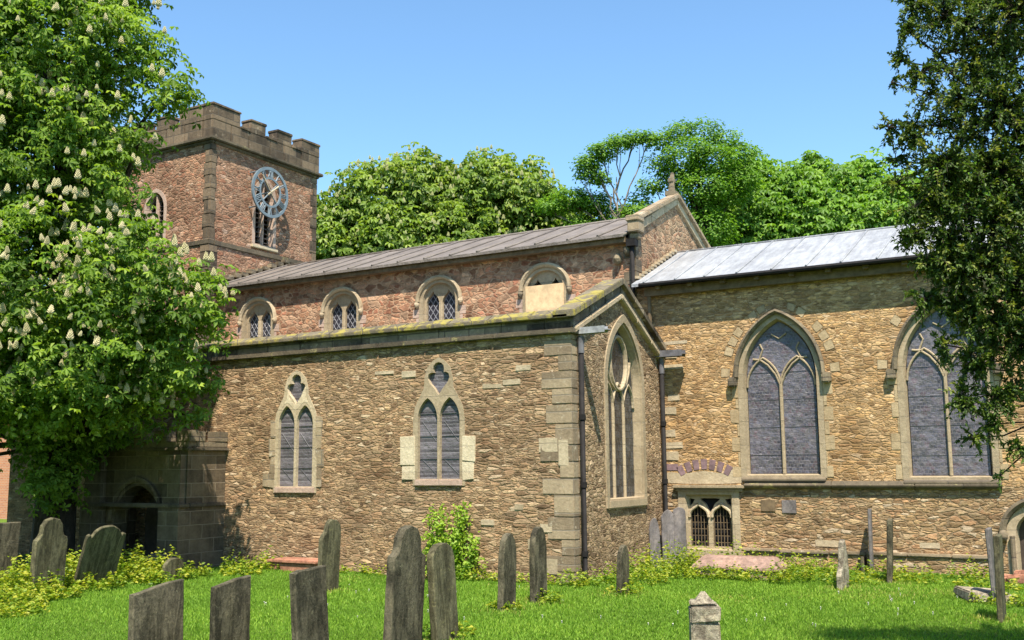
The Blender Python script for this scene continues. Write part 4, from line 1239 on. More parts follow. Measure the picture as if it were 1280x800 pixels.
# ------------------------------------------------------------------ horse chestnut in flower
CHESTNUT = [(-10.24, -4.03, 10.96, 1.78), (-8.92, -3.26, 10.95, 1.05), (-7.75, -2.96, 9.88, 0.5), (-9.2, -3.7, 9.27, 1.05), (-10.71, -3.93, 8.61, 1.69), (-8.75, -3.6, 7.9, 0.66),
    (-8.35, -3.15, 8.8, 0.42), (-10.94, -3.68, 13.47, 2.13), (-9.57, -2.85, 13.28, 1.0), (-9.27, -4.44, 6.14, 1.42), (-7.93, -3.60, 5.81, 1.10), (-7.06, -2.92, 5.47, 0.75),
    (-6.74, -2.45, 5.13, 0.45), (-8.41, -3.91, 4.54, 1.2), (-7.75, -2.89, 4.27, 0.85), (-9.92, -4.39, 4.27, 1.27), (-9.61, -3.86, 3.58, 0.80), (-8.26, -2.82, 3.41, 0.55),
    (-8.61, -3.50, 3.47, 0.6), (-7.62, -2.16, 3.83, 0.36), (-7.75, -2.01, 3.19, 0.26), (-13.14, -4.51, 10.68, 2.48), (-12.52, -4.57, 6.11, 2.03), (-14.1, -1.5, 10.19, 2.25),
    (-12.27, -1.60, 6.63, 1.73), (-13.72, -1.60, 5.12, 1.73), (-13.62, -4.34, 15.08, 2.59), (-11.43, -3.30, 16.52, 2.22), (-13.45, -4.70, 3.9, 1.2), (-10.6, -3.2, 5.6, 1.7), (-11.3, -3.0, 4.3, 1.2), (-10.2, -2.7, 7.4, 1.0),
    (-12.2, -6.2, 6.6, 1.9), (-13.6, -5.6, 4.2, 1.5), (-11.2, -5.6, 8.8, 1.6), (-14.6, -3.6, 3.4, 1.3), (-15.5, -2.6, 5.4, 1.8), (-10.2, -2.0, 4.6, 1.2), (-12.4, -2.3, 3.9, .85),  # last boughs added, partly out of view, to keep sky light off the porch
    (-11.8, -1.9, 2.75, .65), (-11.0, -1.75, 3.0, .6), (-10.1, -1.7, 3.1, .5), (-13.2, -4.6, 2.6, .9), (-14.3, -5.2, 2.2, 1.0), (-12.9, -6.6, 3.0, 1.0), (-13.75, -3.3, 2.2, .55), (-10.85, -3.05, 2.3, .6), (-11.1, -2.7, 1.75, .55), (-10.9, -3.0, 2.9, .7)]
def palmate(c, n, size, tint, wid=.42, leaflets=6):
    """horse-chestnut leaves: leaflets fanned round one point, drooping"""
    N = len(c)
    a0 = unit(np.cross(n, RNG.normal(size=(N, 3)))); b0 = np.cross(n, a0)
    parts = []
    for k in range(leaflets):
        q = 2 * math.pi * k / (leaflets + .6) + RNG.normal(0, .1, N)
        d = a0 * np.cos(q)[:, None] + b0 * np.sin(q)[:, None] - n * RNG.uniform(.1, .55, N)[:, None]
        L = size * RNG.uniform(.8, 1.15, N) * (0.75 + .25 * math.cos(math.pi * (k / (leaflets - 1) - .5)))
        parts.append(leaf_quads(c, d, n + RNG.normal(0, .15, (N, 3)), L, L * wid, np.clip(tint + RNG.normal(0, .05, N), 0, 1), .22, .66))
    return merge(parts)
def panicle(length=.22, r=.05):
    mb = MB()
    n = 7
    for i in range(9):
        t = i / 8
        rr = r * (1 - t) ** .7 * (1 if i else .6) + .008
        for k in range(n):
            if i == 8 and k: break
            q = 2 * math.pi * (k + i * .5) / n
            c = Vector((rr * math.cos(q), rr * math.sin(q), length * t))
            s = .026 * (1.1 - .5 * t)
            d = Vector((math.cos(q), math.sin(q), .5)).normalized()
            a = d.orthogonal().normalized() * s; b = d.cross(a).normalized() * s
            mb.add([c + a, c + b, c - a, c - b, c + d * s * 1.4, c - d * s], [(0, 1, 4), (1, 2, 4), (2, 3, 4), (3, 0, 4), (1, 0, 5), (2, 1, 5), (3, 2, 5), (0, 3, 5)])
    return mb
ch = empty('chestnut_tree', (-11.6, -2.3, 0), 'big horse chestnut in white flower shading the porch at left', 'tree')
limbs = []
T0 = Vector((-11.6, -2.3, 0))
for L in CHESTNUT:
    c = Vector(L[:3])
    s = T0 + Vector((0, 0, min(7, max(2.6, c.z * .55))))
    limbs.append((limb_to(s, c, .08), .03 + .05 * L[3], .03))
tree_trunk([T0 + Vector((0, 0, -.3)), T0 + Vector((0, 0, .4)), T0 + Vector((.05, .02, 2.5)), T0 + Vector((-.05, .1, 6)), T0 + Vector((.1, .1, 11)), T0 + Vector((0, 0, 15))], [.6, .46, .4, .32, .2, .06], limbs, 'bark', ch)
c, d, k = shell(CHESTNUT, 50000, .5, 1.0, 3600, .21)
keep = (c[:, 2] > np.where(c[:, 0] < -10.3, 1.15, np.where(c[:, 1] > -2.6, 2.0, 2.35)))
c, d, k = c[keep], d[keep], k[keep]
n = unit(d * .7 + np.array([.1, -.15, .9]) + RNG.normal(0, .28, d.shape))
ct = RNG.random(3600)
V, Q, T = palmate(c, n, .155 * RNG.uniform(.75, 1.2, len(c)), np.clip(.1 + .6 * ct[k] + RNG.normal(0, .14, len(k)), 0, 1), .44, 5)
mesh_np('crown', V, Q, 'chestnut', ch, T)
# flower candles
pc, pd = shell(CHESTNUT, 11000, .95)
pn = (pd[:, 2] > -.15) & (pc[:, 2] > 2.6)
pc = pc[pn]; pd = pd[pn]
pc = pc + pd * .12
depth = (pc - np.array(CAM)) @ np.array(_f)
px = 640 + 1298.47 * ((pc - np.array(CAM)) @ np.array(_r)) / depth
py = 400 - 1298.47 * ((pc - np.array(CAM)) @ np.array(_u)) / depth
seen = (px > -10) & (px < 320) & (py > -20) & (py < 560)
low = py > 290
seen &= RNG.random(len(pc)) < np.where(low, 1.0, .4)
facing = (pd @ np.array([.24, -.7, .3])) > 0
seen &= facing
idx = np.where(seen)[0]
order = idx[np.argsort(depth[idx])]
proto = panicle()
pm = bpy.data.meshes.new('flower_spike')
pm.from_pydata([tuple(v) for v in proto.v], [], proto.f); pm.materials.append(MAT['blossom'])
for j in order[:100]:
    o = bpy.data.objects.new('flower_spike', pm)
    o.parent = ch
    o.location = Vector(pc[j]) - T0
    o.rotation_euler = (random.uniform(-.3, .3) - pd[j][1] * -.25, random.uniform(-.3, .3) + pd[j][0] * .25, random.uniform(0, 6))
    s = random.uniform(.45, .85); o.scale = (s, s, s)
    COL.objects.link(o)
rest = list(order[100:]) + list(np.where(~seen & facing)[0][:300])
mb = MB()
for j in rest:
    s = random.uniform(.45, .85)
    mb.add([tuple(Vector(v) * s + Vector(pc[j])) for v in proto.v], proto.f)
tag(mb.build('blossom', 'blossom', ch, split=False), kind='stuff')

# ------------------------------------------------------------------ trees behind the church
def far_tree(name, label, base, lobes, mat, nleaf, nclump, size, barkmat='bark', trunk_r=.35, split=.45, palm=True, flowers=0, flat=1.0, cs=.4, inner=.5, group=None, thin=False, top=None):
    root = empty(name, (base[0], base[1], 0), label, 'tree', group)
    B = Vector((base[0], base[1], 0))
    L = np.array(lobes); cen = Vector((L[:, 0].mean(), L[:, 1].mean(), L[:, 2].max())) if not thin else Vector((base[0], base[1], L[:, 2].max()))
    zt = top or cen.z - .5
    axis = lambda z: B.lerp(Vector((cen.x, cen.y, zt)), min(1, z / zt)) if True else None
    limbs = []
    for l in lobes:
        c_ = Vector(l[:3]); zs = max(2.0, c_.z - (2.2 if thin else 3.5) - random.random() * 1.5)
        s = axis(zs); s.z = zs
        limbs.append((limb_to(s, c_, .05, .12, 7), .03 + (.03 if thin else .06) * l[3], .015))
        if thin:
            main = limbs[-1][0]
            for q in range(3):
                m_ = main[3 + q]
                limbs.append((limb_to(m_, c_ + Vector((random.uniform(-.6, .6), random.uniform(-.6, .6), random.uniform(-.1, .3))), .05, .1, 5), .02, .008))
    P = [axis(z_) for z_ in np.linspace(0, zt, 7)]
    for i, z_ in enumerate(np.linspace(-.3, zt, 7)): P[i].z = z_
    for i in range(1, 6): P[i] = P[i] + Vector((random.uniform(-.1, .1), random.uniform(-.1, .1), 0))
    tree_trunk(P, [trunk_r * (1 - .85 * i / 6) for i in range(7)], limbs, barkmat, root)
    c, d, k = shell(lobes, nleaf, inner, flat, nclump, cs)
    n = unit(d * .6 + np.array([.05, -.1, .9]) + RNG.normal(0, .35, d.shape))
    ct = RNG.random(nclump)
    t = np.clip(.1 + .7 * ct[k] + RNG.normal(0, .14, len(k)), 0, 1)
    if palm: V, Q, T = palmate(c, n, size, t, .5, 5)
    else:
        dd = unit(np.cross(n, RNG.normal(size=n.shape)))
        V, Q, T = leaf_quads(c, dd, n, size * RNG.uniform(.7, 1.3, len(c)), size * .62, t, .1)
    mesh_np('crown', V, Q, mat, root, T)
    if flowers:
        pc, pd = shell(lobes, flowers, 1.0)
        ok = (pd[:, 1] < .2) & (pd[:, 2] > -.5); pc = pc[ok] + pd[ok] * .15
        mb = MB()
        for p in pc:
            s = random.uniform(.7, 1.15)
            mb.add([tuple(Vector(v) * s + Vector(p)) for v in proto.v], proto.f)
        tag(mb.build('blossom', 'far_blossom', root, split=False), kind='stuff')
    return root
FAR_CH1 = [(-22.93, 20.82, 13.92, 1.39), (-21.35, 21.58, 14.85, 1.73), (-19.65, 22.49, 15.41, 1.62), (-18.93, 24.19, 14.69, 1.96), (-19.92, 21.60, 12.72, 1.89), (-22.72, 20.02, 12.38, 1.13),
           (-19.31, 23.68, 16.2, 0.71), (-21.86, 22.22, 16.2, 0.5), (-22.59, 21.36, 11.81, 1.54), (-20.3, 23.0, 11.0, 2.0)]
FAR_CH2 = [(-16.65, 24.23, 15.38, 1.62), (-15.20, 25.17, 14.79, 1.62), (-17.31, 23.12, 12.69, 1.89), (-15.52, 25.30, 12.89, 1.73), (-16.73, 25.12, 16.6, 0.6), (-14.19, 26.08, 12.87, 1.16),
           (-18.60, 23.69, 11.77, 2.31), (-15.5, 25.0, 11.0, 2.0), (-14.64, 27.83, 14.5, 1.05), (-13.80, 29.70, 13.2, 1.5)]
far_tree('chestnut_tree', 'flowering horse chestnut directly right of the clock tower, beyond the nave roof', (-20.6, 22.4), FAR_CH1, 'far_chestnut', 9000, 1300, .30, flowers=800, cs=.3)
far_tree('chestnut_tree', 'flowering horse chestnut beyond the middle of the brown nave roof', (-16.2, 25.0), FAR_CH2, 'far_chestnut', 9000, 1300, .30, flowers=800, cs=.3)
FLAT_A = [(-10.71, 23.02, 15.33, 0.57), (-10.15, 23.27, 15.85, 0.60), (-9.42, 23.63, 16.27, 0.60), (-8.79, 23.96, 16.47, 0.50), (-10.36, 23.33, 14.73, 0.50), (-10.91, 23.00, 14.81, 0.35),
          (-11.98, 23.67, 14.01, 0.94), (-11.12, 24.20, 13.82, 0.87), (-12.69, 23.30, 13.73, 0.65), (-10.22, 24.80, 13.35, 0.65), (-8.9, 24.5, 13.2, .7), (-9.5, 24.6, 12.8, .8), (-8.3, 24.2, 16.4, .4), (-11.6, 24.2, 12.8, .9)]
FLAT_B = [(-7.79, 24.57, 16.25, 0.60), (-7.09, 24.91, 16.70, 0.71), (-6.17, 25.45, 16.69, 0.78), (-5.43, 25.94, 16.33, 0.71), (-6.51, 24.27, 15.52, 0.97), (-5.64, 24.84, 15.17, 1.04),
          (-5.03, 26.29, 15.62, 0.85), (-7.24, 25.14, 14.77, 0.92), (-6.03, 24.80, 13.97, 1.18), (-5.61, 26.21, 14.05, 1.06), (-7.96, 24.63, 15.30, 0.64), (-8.34, 24.56, 14.36, 0.50),
          (-4.67, 27.56, 16.0, 0.36), (-4.96, 26.50, 14.57, 0.85), (-6.75, 25.68, 13.18, 1.20), (-9.23, 25.28, 13.98, 0.5), (-6.2, 25.2, 12.2, 1.3)]
far_tree('tall_tree', 'tall thin tree with bare forked trunk showing sky, left of the gable finial', (-9.75, 23.9), FLAT_A, 'flat_leaf', 15000, 1100, .14, 'bark_pale', .13, palm=False, flat=.5, cs=.15, inner=.5, thin=True, top=14.8)
far_tree('tall_tree', 'tallest rounded tree rising behind the gable finial', (-6.4, 25.3), FLAT_B, 'flat_leaf', 19000, 1300, .15, 'bark', .32, palm=False, flat=.55, cs=.17, inner=.6)
FAR_R1 = [(-6.00, 30.42, 15.46, 1.08), (-5.57, 31.70, 16.31, 0.5), (-4.13, 30.51, 14.43, 1.51), (-6.83, 29.12, 13.34, 1.28), (-4.93, 29.13, 12.91, 1.48), (-3.32, 31.95, 15.63, 0.85), (-3.10, 31.96, 16.39, 0.35), (-5.2, 30.0, 11.5, 1.8)]
FAR_R2 = [(-2.15, 31.61, 14.78, 1.28), (-1.01, 33.34, 15.41, 1.00), (-0.25, 32.84, 14.02, 1.51), (-2.68, 30.41, 13.07, 1.63), (-0.47, 31.76, 12.68, 1.63), (-0.94, 33.22, 16.2, 0.42), (1.23, 34.83, 14.24, 1.69), (-1.5, 31.5, 11.5, 1.9)]
FAR_R3 = [(2.92, 35.76, 14.61, 1.93), (4.55, 36.77, 14.21, 2.31), (3.6, 36.0, 12.2, 2.2), (6.5, 37.5, 13.0, 2.4)]
far_tree('leafy_tree', 'bright green tree rising above the chancel roof, right behind the nave gable', (-4.9, 30.5), FAR_R1, 'right_leaf', 6500, 900, .30, cs=.32)
far_tree('leafy_tree', 'bright green tree above the middle of the pale chancel roof', (-1.2, 32.3), FAR_R2, 'right_leaf', 8000, 1100, .30, cs=.32)
far_tree('leafy_tree', 'bright green tree mostly hidden by the dark evergreen at right', (4.2, 36.4), FAR_R3, 'right_leaf', 5000, 700, .30, cs=.35)

# unseen trees added behind the viewer to cut low sky light
for i, (x, y, r_) in enumerate(((-22, -26, 5.0), (-12, -36, 5.5), (2, -42, 5.5), (16, -40, 5.0), (27, -30, 5.5), (-27, -14, 5.0), (31, -16, 5.0))):
    lobs = [(x + random.uniform(-.6, .6) * r_, y + random.uniform(-.6, .6) * r_, z_, r_ * k_) for z_, k_ in ((4, .55), (5, .6), (6.5, .7), (8, .7), (9.5, .6), (11, .45), (6, .6), (8.5, .6))]
    far_tree('added_shade_tree', 'broad green tree added unseen behind the viewer to block low sky light', (x, y), lobs, 'flat_leaf', 3500, 600, .55, cs=.6, group='unseen trees added to block low sky light')

# ------------------------------------------------------------------ dark evergreen close at the right
DARK = [(7.66, -7.43, 6.14, 0.29), (7.95, -7.22, 5.85, 0.44), (8.25, -7.64, 5.93, 0.35), (7.46, -7.69, 5.56, 0.16), (7.75, -7.58, 5.24, 0.34), (8.07, -7.61, 5.10, 0.38), (8.29, -7.44, 4.83, 0.38),
    (7.35, -7.66, 5.00, 0.17), (7.19, -7.61, 4.81, 0.10), (7.60, -7.69, 4.66, 0.30), (7.97, -7.58, 4.55, 0.38), (7.64, -7.71, 4.21, 0.26), (7.94, -7.63, 4.05, 0.36), (8.23, -7.35, 4.07, 0.38),
    (7.43, -7.77, 3.80, 0.15), (7.73, -7.69, 3.71, 0.29), (8.06, -7.60, 3.56, 0.34), (7.52, -7.66, 3.43, 0.16), (7.88, -7.64, 3.23, 0.24), (8.08, -7.51, 3.09, 0.25), (7.77, -7.66, 2.89, 0.11),
    (7.99, -7.50, 2.69, 0.15), (7.82, -7.55, 2.42, 0.09), (7.98, -7.42, 2.22, 0.10), (7.84, -7.46, 1.98, 0.05), (8.62, -6.78, 5.55, 0.59), (8.52, -7.17, 4.00, 0.50), (8.77, -6.32, 6.88, 0.69), (7.97, -6.79, 6.89, 0.54),
    (7.38, -7.75, 5.95, .13), (7.30, -7.75, 5.68, .11), (7.22, -7.78, 5.48, .08), (7.16, -7.7, 5.1, .10), (7.2, -7.75, 4.55, .10), (7.34, -7.8, 4.3, .14), (7.3, -7.85, 4.05, .10), (7.45, -7.7, 6.2, .16),
    (7.33, -7.8, 4.08, .15), (7.38, -7.75, 3.5, .15), (7.5, -7.72, 3.1, .15), (7.62, -7.68, 2.62, .13), (7.68, -7.62, 2.3, .11), (7.58, -7.7, 3.8, .2), (7.7, -7.65, 2.95, .15), (7.85, -7.58, 2.6, .15),
    (7.62, -7.6, 3.6, .16), (7.72, -7.6, 3.35, .16), (7.86, -7.55, 3.2, .18), (7.58, -7.65, 4.05, .2), (7.5, -7.6, 4.4, .18), (8.2, -7.35, 3.5, .3), (9.2, -6.2, 4.8, .7), (9.3, -5.7, 6.0, .8), (9.6, -6.6, 3.6, .6)]
dk = empty('evergreen_tree', (9.75, -5.9, 0), 'dark small-leaved evergreen hanging over the right edge, close to the viewer', 'tree')
D0 = Vector((9.75, -5.9, 0))
limbs = []; twigs = []
hub = []
for l in DARK:
    c = Vector(l[:3])
    s = D0 + Vector((-.05, 0, min(7, max(2.0, c.z * .72))))
    P = limb_to(s, c, .10, .10, 8)
    limbs.append((P, .012 + .03 * l[3], .006)); hub += P[3:]
tree_trunk([D0 + Vector((0, 0, -.3)), D0 + Vector((0, 0, 1)), D0 + Vector((.1, .05, 3)), D0 + Vector((-.05, .1, 6)), D0 + Vector((0, .1, 8.5))], [.26, .2, .17, .12, .03], limbs, 'bark', dk)
H = np.array([tuple(p) for p in hub])
tg, td = shell([(a, b, c_, r_ * (1.16 if r_ > .22 else 1.0)) for a, b, c_, r_ in DARK], 6200, .10, pw=1.7)
tw_mb = MB(); bases = []; dirs = []; tk = []
for i, p in enumerate(tg):
    j = np.argmin(((H - p) ** 2).sum(1))
    a = Vector(H[j]); b = Vector(p)
    P = limb_to(a, b, .10, .12, 5)
    # the tip of the twig bends down a little
    P.append(b + (b - P[-2]).normalized() * .07 + Vector((0, 0, -.02)))
    tw_mb.tube(P, [.006, .005, .004, .003, .0025, .002], 4, cap=False)
    t0 = RNG.random()
    for q in range(21):
        t = RNG.uniform(.35, 1.0) * (len(P) - 1); m_ = min(int(t), len(P) - 2)
        bp_ = P[m_].lerp(P[m_ + 1], t - m_)
        dr = (P[m_ + 1] - P[m_]).normalized()
        bases.append(tuple(bp_)); dirs.append(tuple(dr)); tk.append(t0)
tw_mb.build('twigs', 'bark', dk, split=False)
bases = np.array(bases); dirs = np.array(dirs); tk = np.array(tk)
ld = unit(dirs * .7 + RNG.normal(0, .6, dirs.shape)); ln = unit(RNG.normal(0, .5, dirs.shape) + np.array([0, -.15, .9]))
V, Q, T = leaf_quads(bases, ld, ln, RNG.uniform(.028, .058, len(bases)), RNG.uniform(.014, .026, len(bases)), np.clip(tk ** 1.8 * .8 + RNG.normal(.08, .12, len(bases)), 0, 1), .1, .5)
mesh_np('crown', V, Q, 'holm', dk, T)

# ------------------------------------------------------------------ grass and weeds
def grass():
    n = 330000
    x = RNG.uniform(-9.5, 9.5, n); y = RNG.uniform(-9.6, 4.4, n)
    ok = ~((x < .1) & (y > -.1)) & ~((x < -8.7) & (y > -1.2))
    # inside the view wedge only (with a margin)
    rel = np.stack([x - CAM.x, y - CAM.y], 1)
    fw = np.array([_f.x, _f.y]); fw /= np.linalg.norm(fw); rt = np.array([_r.x, _r.y]); rt /= np.linalg.norm(rt)
    dd = rel @ fw; ss = rel @ rt
    ok &= (np.abs(ss) < dd * .62) & (dd > 10.0)
    x, y, dd = x[ok], y[ok], dd[ok]
    n = len(x)
    z = 0.03 * np.sin(x * 0.9 + 1.3) * np.cos(y * 0.7) + 0.02 * np.sin(x * 2.3 + y * 1.7) - 0.03
    patch = np.sin(x * 1.1 + 2 * np.sin(y * .6)) * np.cos(y * 1.4 + x * .5) * .5 + .5
    h = RNG.uniform(.03, .065, n) * (.8 + .4 * patch)
    lean = RNG.normal(0, .35, (n, 2))
    d = unit(np.stack([lean[:, 0], lean[:, 1], np.ones(n)], 1))
    nn = unit(np.stack([RNG.normal(size=n), RNG.normal(size=n), np.full(n, .2)], 1))
    t = np.clip(.2 + .32 * patch + RNG.normal(0, .17, n), 0, .84)
    feet = [(1.2, -6.2), (1.1, -6.9), (.6, -3.45), (.58, -2.42), (1.46, -1.2), (-3.2, -3.1), (4.4, 1.5), (5.0, 2.6), (4.5, -5.7), (7.1, -1.5), (6.9, .4), (.5, -7.8), (-.4, -8.2), (-1.1, -8.6)]
    for fx, fy in feet:
        q = np.exp(-((x - fx) ** 2 + (y - fy) ** 2) / .10)
        t = np.where(RNG.random(n) < q * .75, RNG.uniform(.8, 1, n), t)
        h = h * (1 + .9 * q * RNG.random(n))
    for fx, fy, r_ in ((5.0, .6, .9), (6.0, 1.6, .8), (4.0, 3.2, .7), (3.0, -.6, .6), (-4.5, -1.2, .7), (-.5, -1.0, .6)):
        q = np.exp(-((x - fx) ** 2 + ((y - fy) * 1.6) ** 2) / r_ ** 2)
        t = np.where(RNG.random(n) < q * .4, RNG.uniform(.7, 1, n), t)
    V, Q, T = leaf_quads(np.stack([x, y, z - .005], 1), d, nn, h, RNG.uniform(.006, .011, n) * (1 + .03 * dd), t, .15, .4)
    o = mesh_np('lawn_grass', V, Q, 'grass', None, T, (0, -3, 0))
    tag(o, 'short bright green lawn grass covering the churchyard', 'grass', kind='stuff')
grass()

mb = MB()
for i in range(60):
    cx_, cy_ = random.choice(((-.2, -5.2), (2.6, -3.4), (-2.5, -5.0), (4.6, -2.4), (5.4, .4), (-1.5, -2.6)))
    x = cx_ + random.gauss(0, .8); y = cy_ + random.gauss(0, .7); z = gz(x, y) + random.uniform(.05, .075); r_ = random.uniform(.009, .014)
    pts = [(x + r_ * math.cos(q), y + r_ * math.sin(q), z + random.uniform(-.004, .004)) for q in np.linspace(0, 2 * math.pi, 8)[:-1]]
    mb.add(pts + [(x, y, z + .005), (x, y, z - .05)], [(k_, (k_ + 1) % 7, 7) for k_ in range(7)] + [(0, 3, 8)])
MAT['daisy'] = plain('daisy_white', (.6, .57, .48), 0.8, var=.1)
tag(mb.build('daisies', 'daisy', None, (1.5, -3, 0)), 'scattered tiny white daisies in the lawn between the gravestones', 'flowers', kind='stuff')

def weed_leaves(spots, per, size, hrange, seed_t=None):
    parts = []
    for (x, y, rx, ry, n, hs) in spots:
        m = n
        a = RNG.uniform(0, 2 * math.pi, m); r = np.sqrt(RNG.random(m))
        sx = x + rx * r * np.cos(a); sy = y + ry * r * np.sin(a)
        hh = hs * RNG.uniform(.25, 1.15, m) * (1.1 - .4 * r) * (.75 + .5 * np.sin(sx * 5.3 + 2 * np.sin(sy * 4.1)) ** 2)
        tt = RNG.random(m)
        for k in range(per):
            z = hh * (k + .6) / per
            ang = RNG.uniform(0, 2 * math.pi, m)
            d = np.stack([np.cos(ang), np.sin(ang), RNG.uniform(-.1, .5, m)], 1)
            nn = unit(np.stack([RNG.normal(0, .7, m), RNG.normal(0, .7, m), np.ones(m)], 1))
            b = np.stack([sx + RNG.normal(0, .02, m), sy + RNG.normal(0, .02, m), z], 1)
            L = size * RNG.uniform(.7, 1.3, m)
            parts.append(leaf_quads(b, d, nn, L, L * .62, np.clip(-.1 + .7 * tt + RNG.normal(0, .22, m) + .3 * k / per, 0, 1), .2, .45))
    return merge(parts)
LEFT_WEEDS = [(-5.7, -7.3, .7, .5, 90, .22), (-6.4, -6.8, .8, .6, 150, .30), (-7.2, -6.2, .8, .6, 180, .38), (-7.9, -5.6, .8, .7, 200, .42), (-8.3, -4.8, .8, .7, 200, .45), (-8.3, -3.9, .7, .6, 180, .45), (-8.2, -3.1, .7, .6, 150, .42),
              (-8.1, -2.3, .6, .5, 110, .36), (-7.0, -5.6, .6, .5, 90, .24), (-7.4, -4.4, .6, .5, 110, .28), (-7.4, -3.3, .6, .5, 110, .26), (-7.5, -2.2, .6, .5, 90, .28), (-9.0, -3.4, .6, .7, 110, .45), (-9.1, -2.4, .5, .5, 80, .4), (-6.7, -1.6, .6, .35, 60, .22), (-6.9, -.7, .5, .3, 70, .42), (-7.6, -.8, .4, .3, 50, .36)]
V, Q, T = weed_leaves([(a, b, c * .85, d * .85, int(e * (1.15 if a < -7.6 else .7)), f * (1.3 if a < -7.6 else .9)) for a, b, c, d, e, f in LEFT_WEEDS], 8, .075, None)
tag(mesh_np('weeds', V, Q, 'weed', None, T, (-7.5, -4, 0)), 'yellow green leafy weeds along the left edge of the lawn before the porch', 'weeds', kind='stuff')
MID_WEEDS = [(-2.2, -.35, 1.2, .25, 90, .24), (-.9, -.35, .8, .25, 60, .22), (.35, -.4, .5, .3, 60, .3), (-4.6, -.35, 1.5, .22, 60, .16), (1.0, .4, .6, .8, 110, .42), (.75, 1.4, .5, .7, 100, .5), (.8, 2.4, .5, .6, 100, .5), (1.3, 3.0, .6, .6, 110, .48), (.75, 3.3, .4, .4, 70, .5),
             (1.9, 1.7, .7, .35, 90, .26), (2.7, 1.75, .7, .35, 90, .26), (3.35, 2.2, .4, .5, 70, .42), (3.6, 3.0, .5, .6, 80, .36), (2.0, 3.7, .5, .3, 60, .5), (2.7, 3.7, .4, .25, 40, .4), (4.4, 2.2, .6, .6, 70, .22), (4.7, 3.3, .5, .4, 60, .32), (5.3, 2.9, .5, .4, 60, .26), (6.2, 3.7, .5, .25, 40, .34), (6.6, 2.4, .6, .7, 60, .18), (7.0, .2, .4, .4, 50, .2), (1.5, -1.15, .3, .25, 30, .22), (.6, -3.45, .25, .2, 25, .12), (.7, -2.4, .3, .25, 30, .15), (1.2, -5.9, .35, .3, 30, .13)]
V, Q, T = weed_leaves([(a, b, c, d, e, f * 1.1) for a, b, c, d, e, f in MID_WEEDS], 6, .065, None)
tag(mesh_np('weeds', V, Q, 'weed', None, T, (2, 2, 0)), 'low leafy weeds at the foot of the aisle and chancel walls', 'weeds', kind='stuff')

# climbing plant against the aisle wall
cl = empty('climbing_shrub', (-2.6, -.15, 0), 'light green climbing shrub against the aisle wall below the right-hand aisle window', 'shrub')
stems = MB(); B_ = []; 
for i, (x1, z1) in enumerate([(-2.75, 1.25), (-2.62, 1.35), (-2.5, 1.2), (-2.78, .8), (-2.15, 1.35), (-2.05, 1.38), (-2.0, 1.2), (-2.3, .8), (-1.75, .75), (-2.8, .5), (-1.75, .5), (-2.4, .5), (-2.7, .75), (-2.1, .9)]):
    P = limb_to((-2.6 + (x1 + 2.35) * .55, -.16, -.02), (x1 - .25, -.1 + random.uniform(-.06, .0), z1), .02, .05, 7)
    stems.tube(P, [.012 - .0015 * k for k in range(7)], 5, cap=False)
    for q in range(140):
        t = random.uniform(.08, 6) ** 1.0; m_ = min(int(t), 5)
        p = P[m_].lerp(P[m_ + 1], min(1, t - m_))
        B_.append((p.x + random.gauss(0, .075), p.y - abs(random.gauss(0, .07)), p.z + random.gauss(0, .05)))
stems.build('stem', 'bark', cl, split=False)
B_ = np.array(B_); N = len(B_)
d = unit(np.stack([RNG.normal(0, .7, N), RNG.normal(-.3, .4, N), RNG.normal(.1, .5, N)], 1)); nn = unit(np.stack([RNG.normal(0, .4, N), RNG.normal(-.7, .3, N), RNG.normal(.6, .3, N)], 1))
V, Q, T = leaf_quads(B_, d, nn, RNG.uniform(.06, .12, N), RNG.uniform(.04, .065, N), np.clip(RNG.normal(.5, .25, N), 0, 1), .15, .45)
mesh_np('foliage', V, Q, 'climber', cl, T)

